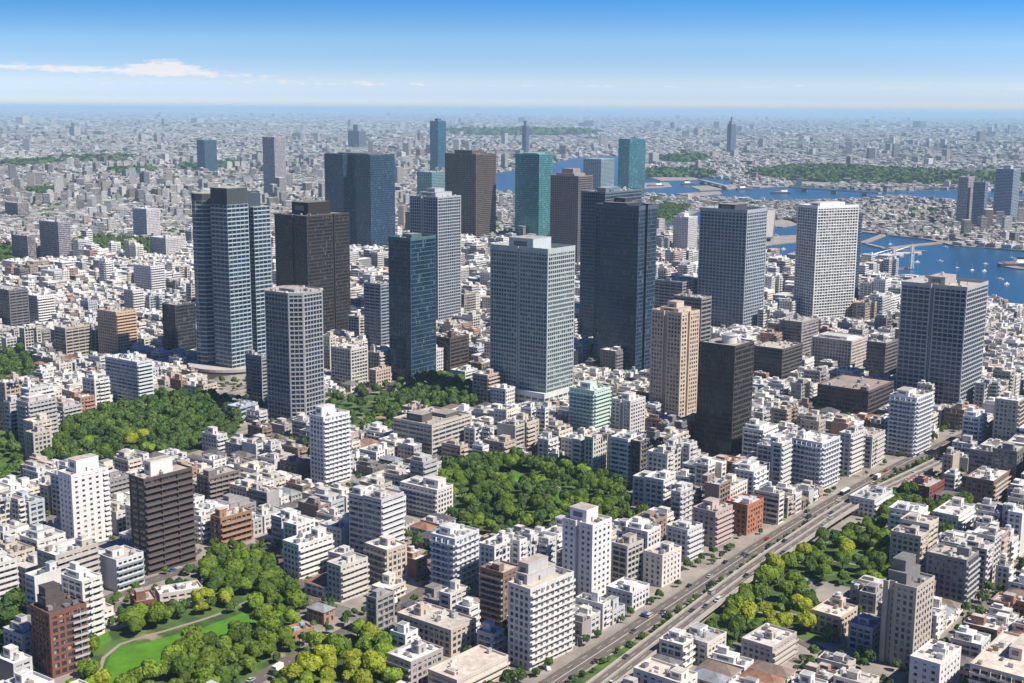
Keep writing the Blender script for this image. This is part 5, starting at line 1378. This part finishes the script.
inds = set(ind)
PARKREF = dict(oval='the oval park', central='the central park', lawn='the park lawn', lower='the lower park corner', viad='the park under the viaduct', right='the right park', brick='the brick red apartment block', tower='the slim dark teal tower', plaza='the plaza', left='the left edge', left2='the left edge', left3='the left edge')
for i in ind:
    x, y, r_, key, pk = TREES[i]; R = random.Random(i)
    root = empty('tree', (x, y, 0.1), R.uniform(0, 6.28)); h = r_ * R.uniform(1.15, 1.6)
    cr_ = put('crown', CROWN_ME[i % 8], None, root, (0, 0, r_ * .28)); cr_.scale = (r_ * .95, r_ * .95, h * .85)
    c0 = TC_[key][0]; tn = R.uniform(.8, 1.25); cr_.color = (c0[0] * tn, c0[1] * tn, c0[2] * tn, 1)
    tk = put('trunk', TRUNK_ME[i % 3], None, root); tk.scale = (r_ * 1.1, r_ * 1.1, h)
    root['category'] = 'tree'; root['group'] = 'park trees'
    px, py = project(x, y, h * .7)
    later_label(root, px, py, f"{TC_[key][1]} {'large' if r_ > 5.4 else ('small' if r_ < 4.7 else 'round')} tree")
# the rest of the trees: far woods, street and garden trees, one mass
MASSQ = []; 
def mass_tree(x, y, r_, h, z, seed, thin=1, grow=1.0):
    V = CROWNS[seed % 8]; V = V[seed % thin::thin].copy()
    if grow != 1.0:
        c = V.mean(1, keepdims=True); V = c + (V - c) * grow
    a = seed * 1.7; ca_, sa_ = math.cos(a), math.sin(a)
    X = V[..., 0] * ca_ - V[..., 1] * sa_; Y = V[..., 0] * sa_ + V[..., 1] * ca_
    MASSQ.append(np.stack([X * r_ + x, Y * r_ + y, V[..., 2] * h + z], -1))
for i, t in enumerate(TREES):
    if i in inds: continue
    mass_tree(t[0], t[1], t[2], t[2] * 1.3, t[2] * .3 + (2.6 if t[4] == 'isle' else 0), i, 3, 1.5)
nst = 0
def street_tree(x, y, r_, thin=3):
    global nst
    mass_tree(x, y, r_, r_ * 1.4, r_ * .35, nst + 3, thin, 1.35 if thin < 6 else 2.0); nst += 1
for (x, y, dx, dy) in path_frames(smooth_path(BOULc, 9.0)):
    if y < 440 or y > 1500: continue
    if rt.random() < .62: street_tree(x - dy * 9.6, y + dx * 9.6, rt.uniform(1.5, 2.8))
    for q in range(3):
        if rt.random() < .85: street_tree(x + dy * (7.2 + rt.uniform(-1.1, 1.1)) + rt.uniform(-3, 3) * dx, y - dx * 7.8 + rt.uniform(-3, 3) * dy, rt.uniform(1.1, 2.2), 5)
for (x, y, dx, dy) in path_frames(smooth_path(DECKc, 9.0)):
    if 440 < y < 1000 and rt.random() < .6:
        xx, yy = x + dy * 11, y - dx * 11
        if is_free(xx, yy, 1.5, 1.5): street_tree(xx, yy, rt.uniform(1.8, 3.4))
for p_, w_d in roadp:
    for (x, y, dx, dy) in path_frames(smooth_path([p_[0]] + list(p_[6::6]) + [p_[-1]], 11.0)):
        for sd in (-1, 1):
            xx, yy = x + sd * dy * (w_d / 2 + 1.8), y - sd * dx * (w_d / 2 + 1.8)
            if rt.random() < .6 and is_free(xx, yy, .6, .6): street_tree(xx, yy, rt.uniform(1.4, 2.8))
cnt = 0
ya = 440 + 1500 * nr.rand(30000) ** 1.2; xa = nr.uniform(-.46, .46, 30000) * ya
okt = (dist_path(DECKc, xa, ya) > 9) & (dist_path(BOULc, xa, ya) > 11)
for f_ in list(PARK.values()) + [WATER]: okt &= ~pip(f_, xa, ya)
for p__, w_d in roadp: okt &= dist_path(p__, xa, ya) > w_d / 2
gda = vnoise(xa, ya, 150, 31)
for x, y, gden in zip(xa[okt], ya[okt], gda[okt]):
    if gden < .1 and rt.random() > .35: continue
    r_ = rt.uniform(1.3, 3.6) if gden < .6 else rt.uniform(2, 4.5)
    if not is_free(x, y, r_ * .62, r_ * .62): continue
    mark(x, y, r_ * .4, r_ * .4, 0); street_tree(x, y, r_, 4 if y < 900 else 9); cnt += 1
    if cnt > 2200: break
print('street', nst)
def wood(poly, sp_, z, rmin, rmax, cap):
    xs = [p[0] for p in poly]; ys = [p[1] for p in poly]; k = 0
    gx, gy = np.meshgrid(np.arange(min(xs), max(xs), sp_), np.arange(min(ys), max(ys), sp_))
    gx = gx + nr.uniform(-.4, .4, gx.shape) * sp_; gy = gy + nr.uniform(-.4, .4, gy.shape) * sp_
    m = pip(poly, gx, gy) & (vnoise(gx, gy, 700, 8) > -.9); X, Y = gx[m], gy[m]
    sel = nr.permutation(len(X))[:cap]
    for j in sel: mass_tree(X[j], Y[j], nr.uniform(rmin, rmax), nr.uniform(rmin, rmax) * .7, z, int(j), 42, 5.5)
for k, p in enumerate(WOODS_FAR):
    d_y = min(q[1] for q in p); s_ = max(11, d_y / 160)
    wood(p if area(p) > 0 else p[::-1], s_, .5, s_ * .55, s_ * .9, 2500)
for _ in range(2600):   # scattered green between the far houses
    y = 1900 + 9000 * rt.random() ** 1.4; x = rt.uniform(-.45, .45) * y
    if pip(WATER, np.array([x]), np.array([y]))[0] and not pip(ISLES['long'], np.array([x]), np.array([y]))[0]: continue
    if float(vnoise(x, y, 900, 41)) < .35: continue
    r_ = rt.uniform(5, 9) * (1 + y / 9000); mass_tree(x, y, r_, r_ * .8, 1, nst + _, 42, 5.5)
def mass_leaf():
    m, nt, b = new_mat('foliage_mass'); n = NT(nt); v = n.pos()
    c = n.mix(n.rng(n.noise(v, 0.05, 4), .35, .65, 0, 1), (.035, .075, .018), (.085, .14, .024))
    c = lum(n, n.noise(v, .5, 3, .7), c, .6, 1.4)
    nt.links.new(c, b.inputs['Base Color']); b.inputs['Roughness'].default_value = .65; b.inputs['Specular IOR Level'].default_value = .2
    return m
mq = quads_mesh('greenery', np.concatenate(MASSQ)); mq.materials.clear(); mq.materials.append(mass_leaf())
tag(put('greenery', mq), kind='stuff'); print('LEAFQ', len(mq.polygons))
# a strip of low planting between boulevard and expressway
vg = MB(); strip(vg, bf, 5.2, 9.4, 0.0, 0.34); structure('verge_planting', vg, M['park'])

# ------------------------------------------------------------------ vehicles
def make_car(kind, colr):
    root = empty({'car': 'car', 'van': 'van', 'bus': 'bus', 'truck': 'truck'}[kind], (0, 0, 0))
    L, Wd, H = dict(car=(4.4, 1.75, 1.45), van=(4.8, 1.85, 2.0), bus=(10.8, 2.5, 3.1), truck=(7.5, 2.3, 3.0))[kind]
    l, w = L / 2, Wd / 2
    def prof(pts, w0, w1_, mat, name, c):   # side outline extruded across, narrower on top
        m = MB(); n = len(pts); zmax = max(p[1] for p in pts); zmin = min(p[1] for p in pts)
        for sgn in (-1, 1):
            for x, z in pts: m.v.append((x, sgn * (w0 + (w1_ - w0) * (z - zmin) / (zmax - zmin + 1e-6)), z))
        for i in range(n): j = (i + 1) % n; m.f.append((i, j, n + j, n + i))
        m.f.append(tuple(range(n))[::-1]); m.f.append(tuple(range(n, 2 * n)))
        return put(name, m, mat, root, color=c)
    if kind == 'car':
        prof([(-l, .3), (l, .3), (l, .62), (l * .62, .86), (-l * .78, .9), (-l, .75)], w, w * .95, M['carpaint'], 'body', colr)
        prof([(-l * .74, .86), (l * .55, .84), (l * .22, 1.36), (-l * .5, 1.38)], w * .93, w * .74, GL['black'], 'windows', None)
        prof([(-l * .49, 1.37), (l * .2, 1.35), (l * .19, 1.44), (-l * .47, 1.45)], w * .76, w * .72, M['carpaint'], 'roof', colr)
    elif kind == 'van':
        prof([(-l, .35), (l, .35), (l, .9), (l * .75, 1.15), (-l, 1.2)], w, w * .97, M['carpaint'], 'body', colr)
        prof([(-l * .98, 1.19), (l * .74, 1.14), (l * .5, 1.7), (-l * .95, 1.75)], w * .96, w * .9, GL['black'], 'windows', None)
        prof([(-l * .96, 1.74), (l * .49, 1.69), (l * .45, 1.95), (-l * .94, 1.98)], w * .91, w * .84, M['carpaint'], 'roof', colr)
    elif kind == 'bus':
        prof([(-l, .4), (l, .4), (l, 1.5), (-l, 1.5)], w, w, M['carpaint'], 'body', colr)
        prof([(-l * .99, 1.5), (l * .99, 1.5), (l * .98, 2.4), (-l * .99, 2.4)], w * .98, w * .97, GL['black'], 'windows', None)
        prof([(-l, 2.4), (l * .98, 2.4), (l * .96, 2.95), (-l * .98, 2.95)], w * .99, w * .94, M['carpaint'], 'roof', (.75, .75, .75))
    else:
        prof([(l * .5, .5), (l, .5), (l, 1.4), (l * .93, 2.1), (l * .5, 2.15)], w * .95, w * .9, M['carpaint'], 'cab', colr)
        prof([(l * .9, 1.42), (l * 1.004, 1.42), (l * .94, 2.0), (l * .8, 2.0)], w * .9, w * .86, GL['black'], 'windscreen', None)
        prof([(-l, .8), (l * .44, .8), (l * .44, 3.0), (-l, 3.0)], w, w, M['plain'], 'cargo_box', (.72, .72, .70))
    for sx in (-.62, .62):
        for sy in (-1, 1):
            m = MB().cyl(0, 0, .36, -.11, .11, 12); m.v = [(x, z, y + .36) for x, y, z in m.v]; m.f = [f[::-1] for f in m.f]
            wh = put('wheel', m, M['rubber'], root, (sx * l, sy * (w - .1), 0))
            m = MB().cyl(0, 0, .2, -.02, .02, 8); m.v = [(x, z + sy * .11, y + .36) for x, y, z in m.v]; put('rim', m, M['metal'], wh, color=(.5, .5, .5))
    for sy in (-1, 1):
        put('headlight', MB().box(l - .05, l + .03, sy * w * .7 - .14, sy * w * .7 + .14, .58, .74), M['plain'], root, color=(.8, .8, .75))
    return root
CARC = [('white', (.62, .62, .61)), ('black', (.02, .02, .022)), ('silver', (.45, .46, .47)), ('red', (.42, .03, .025)), ('blue', (.04, .10, .28)), ('dark grey', (.09, .09, .10)), ('orange', (.55, .16, .03))]
PROTO = {}
rc2 = random.Random(4)
CARS_L = {}
def place_car(x, y, z, ang, where, grp):
    kind = rc2.choices(['car', 'van', 'truck', 'bus'], [.80, .12, .07, .01])[0]
    cn, cc = rc2.choices(CARC, [.16, .22, .22, .11, .07, .19, .03])[0]
    if (kind, cn) not in PROTO: o = PROTO[(kind, cn)] = make_car(kind, cc)
    else: o = copy_tree(PROTO[(kind, cn)])
    o.location = (x, y, z); o.rotation_euler[2] = ang
    o['category'] = kind; o['group'] = grp
    CARS_L.setdefault((kind, cn, where), []).append((y, o))
def run_traffic(path, offs, z, where, grp, gap, ymax):
    fr = path_frames(smooth_path(path, 2.0))
    for off, sgn in offs:
        d = rc2.uniform(0, 20)
        for k in range(len(fr)):
            d -= 2.0
            if d > 0: continue
            x, y, dx, dy = fr[k]
            if y > ymax: break
            if y > 480 and abs(x) < .42 * y: place_car(x + dy * off, y - dx * off, z, math.atan2(dy * sgn, dx * sgn), where, grp)
            d = rc2.uniform(gap * .5, gap * 2.2)
run_traffic(BOULc, [(-5.0, 1), (-2.4, 1), (.3, -1), (2.9, -1)], .41, 'on the ground-level boulevard', 'vehicles on the boulevard', 52, 1150)
run_traffic(DECKc, [(-2.4, 1), (-.4, 1), (2.5, -1), (4.5, -1)], DECKZ + .01, 'on the elevated expressway', 'vehicles on the expressway', 55, 1150)
for (p_, w_d), wh in zip(roadp, ['on the road behind the oval park', 'on the road along the lawn park', 'on the park road beside the lawn', 'on the road below the lower park', None, None, 'on the street at the lower right', None, 'on the street right of the brick red block', 'on the street crossing the lower centre', 'on the street beside the big balcony tower']):
    if wh: run_traffic([p_[0]] + list(p_[4::4]) + [p_[-1]], [(-w_d * .23, 1), (w_d * .23, -1)], .41, wh, 'vehicles in the side streets', 42, 1100)
for (kind, cn, where), L in CARS_L.items():
    L.sort(key=lambda t: t[0])
    for k, (_, o) in enumerate(L):
        o['label'] = f"{cn} {kind} {where}" if len(L) == 1 else f"{cn} {kind} {where}, {['first', 'second', 'third', 'fourth', 'fifth', 'sixth', 'seventh', 'eighth', 'ninth', 'tenth', 'eleventh', 'twelfth', 'thirteenth', 'fourteenth', 'fifteenth'][min(k, 14)]} from below"
print('CARS', sum(len(v) for v in CARS_L.values()))

# street lamps along the boulevard
lamp = None; LAMPS = []
for k, (x, y, dx, dy) in enumerate(path_frames(smooth_path(BOULc, 26.0))):
    if y < 500 or y > 900: continue
    X, Y = x - dy * 7.3, y + dx * 7.3
    if lamp is None:
        lamp = empty('street_lamp', (0, 0, 0))
        put('pole', MB().cyl(0, 0, .12, 0, 9, 8, .07), M['metal'], lamp, color=(.5, .5, .5))
        m = MB().box(-.06, 2.2, -.06, .06, 8.9, 9.02); put('arm', m, M['metal'], lamp, color=(.5, .5, .5))
        put('lamp_head', MB().taper([(1.7, -.14), (2.6, -.14), (2.6, .14), (1.7, .14)], [(1.8, -.1), (2.5, -.1), (2.5, .1), (1.8, .1)], 8.84, 9.0), M['plain'], lamp, color=(.7, .7, .7))
        o = lamp
    else: o = copy_tree(lamp)
    o.location = (X, Y, .5); o.rotation_euler[2] = math.atan2(-dx, dy)
    LAMPS.append(o)
for k, o in enumerate(LAMPS): tag(o, f"grey street lamp on the boulevard pavement, {['lowest', 'second', 'third', 'fourth', 'fifth', 'sixth', 'seventh', 'eighth', 'ninth', 'tenth', 'eleventh', 'twelfth', 'thirteenth', 'fourteenth', 'fifteenth', 'sixteenth', 'seventeenth', 'eighteenth', 'nineteenth', 'twentieth', 'next', 'last'][min(k, 21)]} of the row", 'street lamp', 'street lamps of the boulevard')

# ------------------------------------------------------------------ harbour: jetties, masts, boats, bridge
def jetty(pts, wd, label, z=2.2):
    o = put('jetty', strip(MB(), path_frames(smooth_path(gp(pts), 25)), -wd / 3, wd / 3, 0.2, z), M['pave'])
    tag(o, label, 'jetty', 'jetties in the harbour')
jetty([(885, 250), (915, 246), (960, 242), (985, 240)], 26, 'long pale jetty reaching out from the bay shore')
jetty([(862, 244), (878, 238), (884, 235)], 22, 'short curved jetty left of the long pale one')
jetty([(868, 245), (885, 249), (900, 251), (926, 252)], 16, 'dark low mole joining the jetties in the harbour')
jetty([(760, 242), (775, 244), (800, 242)], 26, 'moored pontoon between the two bayside towers')
jetty([(780, 228), (800, 224)], 18, 'smaller pontoon right of the bayside office tower')
jetty([(866, 271), (880, 270), (908, 269)], 24, 'industrial quay below the white masts')
jetty([(1008, 267), (1018, 269), (1040, 271)], 30, 'dark pier entering from the right end')
def bridge(a, b, label):
    A, B = ground(*a), ground(*b); L = math.hypot(B[0] - A[0], B[1] - A[1]); ang = math.atan2(B[1] - A[1], B[0] - A[0])
    r = tag(empty('road_bridge', (A[0], A[1], 0), ang), label, 'bridge')
    put('deck', MB().box(0, L, -9, 9, 9, 11.5), M['concrete'], r)
    put('railing', MB().box(0, L, -9.2, -8.8, 11.4, 13), M['metal'], r, color=(.5, .5, .5)); put('railing', MB().box(0, L, 8.8, 9.2, 11.4, 13), M['metal'], r, color=(.5, .5, .5))
    k = max(3, int(L / 90)); pm_ = MB().taper([(-5, -9), (5, -9), (5, 9), (-5, 9)], [(-3, -8), (3, -8), (3, 8), (-3, 8)], -1, 9.1).mesh('pier')
    for q in range(k): put('pier', pm_, M['concrete'], r, (L * (q + .5) / k, 0, 0))
bridge((790, 191), (880, 197), 'long low dark bridge crossing the far water strip behind the lattice tower')
bridge((700, 183), (728, 190), 'short far bridge over the water behind the bayside office tower')
bridge((772, 215), (768, 243), 'road bridge with many piers between the bayside towers')
def crane(px, py, h, label):
    X, Y = ground(px, py); r = tag(empty('harbour_crane', (X, Y, 2), .3), label, 'crane', 'white cranes on the quay')
    m = MB()
    for sx in (-2.4, 2.4):
        for sy in (-2.2, 2.2): m.taper([(sx - .6, sy - .6), (sx + .6, sy - .6), (sx + .6, sy + .6), (sx - .6, sy + .6)], [(sx * .7 - .5, sy * .7 - .5), (sx * .7 + .5, sy * .7 - .5), (sx * .7 + .5, sy * .7 + .5), (sx * .7 - .5, sy * .7 + .5)], 0, h)
    for z in (h * .3, h * .6, h * .85): f = 1 - .3 * z / h; m.box(-2.6 * f, 2.6 * f, -2.4 * f, 2.4 * f, z - .4, z + .4)
    put('mast', m, M['metal'], r, color=(.72, .72, .72))
    b = MB().box(-44, 16, -1.2, 1.2, h * .66, h * .66 + 2.4); put('jib', b, M['metal'], r, color=(.75, .75, .75))
    st_ = MB(); st_.v = [(-.5, -.4, h), (.5, .4, h), (-42, .4, h * .66 + 2), (-42, -.4, h * .66 + 1)]; st_.f = [(0, 1, 2, 3)]; st_.prism([(-.4, -.4), (.4, -.4), (.4, .4), (-.4, .4)], h - 1, h + 4)
    put('stay_cable', st_, M['metal'], r, color=(.6, .6, .6))
    put('counterweight', MB().box(9, 16, -2, 2, h * .66 - 3, h * .66), M['concrete'], r); put('cabin', MB().box(-3, 2, -2, 2, h * .55, h * .62), M['plain'], r, color=(.6, .62, .65))
crane(893, 271, 33, 'white harbour crane mast on the quay, left of its taller twin')
crane(911, 270, 36, 'taller white harbour crane mast just behind the massive grey tower')
BOATP = {}
def make_boat(kind):
    r = empty(kind, (0, 0, 0)); L, w, h = (10, 3.2, 1.6) if kind == 'motor_boat' else ((60, 13, 6) if kind == 'cargo_ship' else (8, 2.6, 1.2))
    def hull(z, f): return [(-L / 2, -w / 2 * f), (L * .2, -w / 2 * f), (L * .42, -w * .3 * f), (L / 2 * (.9 + .1 * f), 0), (L * .42, w * .3 * f), (L * .2, w / 2 * f), (-L / 2, w / 2 * f)]
    put('hull', MB().taper(hull(0, .75), hull(h, 1), -.4, h), M['plain'], r, color=(.75, .75, .76) if kind != 'cargo_ship' else (.12, .13, .16))
    put('deck', MB().prism(hull(h, .9), h, h + .12), M['plain'], r, color=(.55, .48, .40))
    if kind == 'sailing_boat':
        put('mast', MB().cyl(.5, 0, .16, h, h + 10, 6), M['metal'], r, color=(.8, .8, .8)); put('cabin', MB().taper([(-2.5, -1), (2.5, -1), (2.5, 1), (-2.5, 1)], [(-2.2, -.8), (2, -.8), (2, .8), (-2.2, .8)], h, h + 1), M['plain'], r, color=(.8, .8, .8))
    else:
        s_ = L / 15; x0 = -L * .35 if kind == 'cargo_ship' else -L * .2
        put('cabin', MB().taper([(x0, -w * .35), (x0 + 5.5 * s_, -w * .35), (x0 + 5.5 * s_, w * .35), (x0, w * .35)], [(x0 + .3, -w * .3), (x0 + 4.5 * s_, -w * .3), (x0 + 4.5 * s_, w * .3), (x0 + .3, w * .3)], h, h + 2.4 * s_ ** .6), M['plain'], r, color=(.8, .8, .8))
        put('wheelhouse', MB().box(x0 + 1.2 * s_, x0 + 3.6 * s_, -w * .22, w * .22, h + 2.4 * s_ ** .6, h + 4 * s_ ** .6), GL['black'], r)
        if kind == 'cargo_ship': put('hatch', MB().box(-4, 20, -4.5, 4.5, h, h + 1.6), M['plain'], r, color=(.35, .16, .1))
    return r
boats = [('motor_boat', 985, 265, 'white motor boat alone in the middle of the right bay'), ('motor_boat', 1000, 280, 'pale motor boat with cabin near the right shore'), ('motor_boat', 984, 272, 'small boat below the lone motor boat in the right bay'),
 ('sailing_boat', 957, 269, 'sailing boat with mast right of the crane masts'), ('sailing_boat', 972, 271, 'sailing boat between the lone motor boat and the massive grey tower'), ('motor_boat', 940, 262, 'white boat just behind the massive grey tower'),
 ('motor_boat', 917, 263, 'white boat right of the taller crane mast'), ('cargo_ship', 1014, 267, 'dark cargo ship at the pier on the right end of the bay'), ('motor_boat', 1006, 285, 'tiny white boat nearest to the right shore houses'),
 ('motor_boat', 968, 246, 'white boat off the long pale jetty end'), ('motor_boat', 945, 248, 'white boat moored under the long pale jetty'), ('motor_boat', 905, 254, 'white boat beside the dark low mole'), ('sailing_boat', 890, 245, 'sailing boat between the short and the long jetty'),
 ('cargo_ship', 690, 185, 'cargo ship in the left part of the far water strip'), ('cargo_ship', 745, 190, 'cargo ship in the far water left of the lattice tower'), ('cargo_ship', 780, 194, 'cargo ship nearest to the long low dark bridge'), ('cargo_ship', 655, 187, 'cargo ship beside the slender blue-teal tower'),
 ('motor_boat', 783, 250, 'white boat left of the lattice tower foot of the bay'), ('motor_boat', 776, 236, 'white boat between the two pontoons'), ('motor_boat', 1012, 259, 'small boat near the dark right pier'), ('sailing_boat', 1003, 250, 'sailing boat under the far bay towers')]
rb = random.Random(9)
for kind, px, py, lb in boats:
    if kind not in BOATP: o = BOATP[kind] = make_boat(kind)
    else: o = copy_tree(BOATP[kind])
    X, Y = ground(px, py); o.location = (X, Y, .6); o.rotation_euler[2] = rb.uniform(-.5, .5) + rb.choice([0, math.pi])
    tag(o, lb, {'motor_boat': 'boat', 'cargo_ship': 'ship', 'sailing_boat': 'sailing boat'}[kind], 'boats in the bay')

# low hills far behind the left half of the city
hm = MB(); pr_ = []
for k in range(61):
    x = -60000 + k * 1500; pr_.append((x, 78000 + 2500 * math.sin(k * .7), 150 + 60 * max(0, math.sin(k * .21 + .6)) + 30 * math.sin(k * .83)))
for x, y, h in pr_: hm.v += [(x, y - 5000, -20), (x, y, max(60, h)), (x, y + 5000, -20)]
for k in range(60):
    a = 3 * k; hm.f += [(a, a + 3, a + 4, a + 1), (a + 1, a + 4, a + 5, a + 2)]
structure('hills', hm, mat_simple('hill_woods', (.05, .08, .04), 1.0, 0, .0005))

write_labels()

# ------------------------------------------------------------------ haze: a closed box of thin air
hz = MB().box(-92000, 92000, -31000, 92000, -1.5, 266.0)
HZ_DENS = 4.1e-5
hmz = bpy.data.materials.new('haze_air'); hmz.use_nodes = True; hn = hmz.node_tree; hn.nodes.clear()
pv = hn.nodes.new('ShaderNodeVolumePrincipled'); pv.inputs['Color'].default_value = (.50, .76, 1.0, 1); pv.inputs['Density'].default_value = HZ_DENS; pv.inputs['Anisotropy'].default_value = 0.0
oo = hn.nodes.new('ShaderNodeOutputMaterial'); hn.links.new(pv.outputs[0], oo.inputs['Volume'])
tag(put('haze', hz, hmz), kind='stuff')
sc.cycles.volume_step_rate = 10
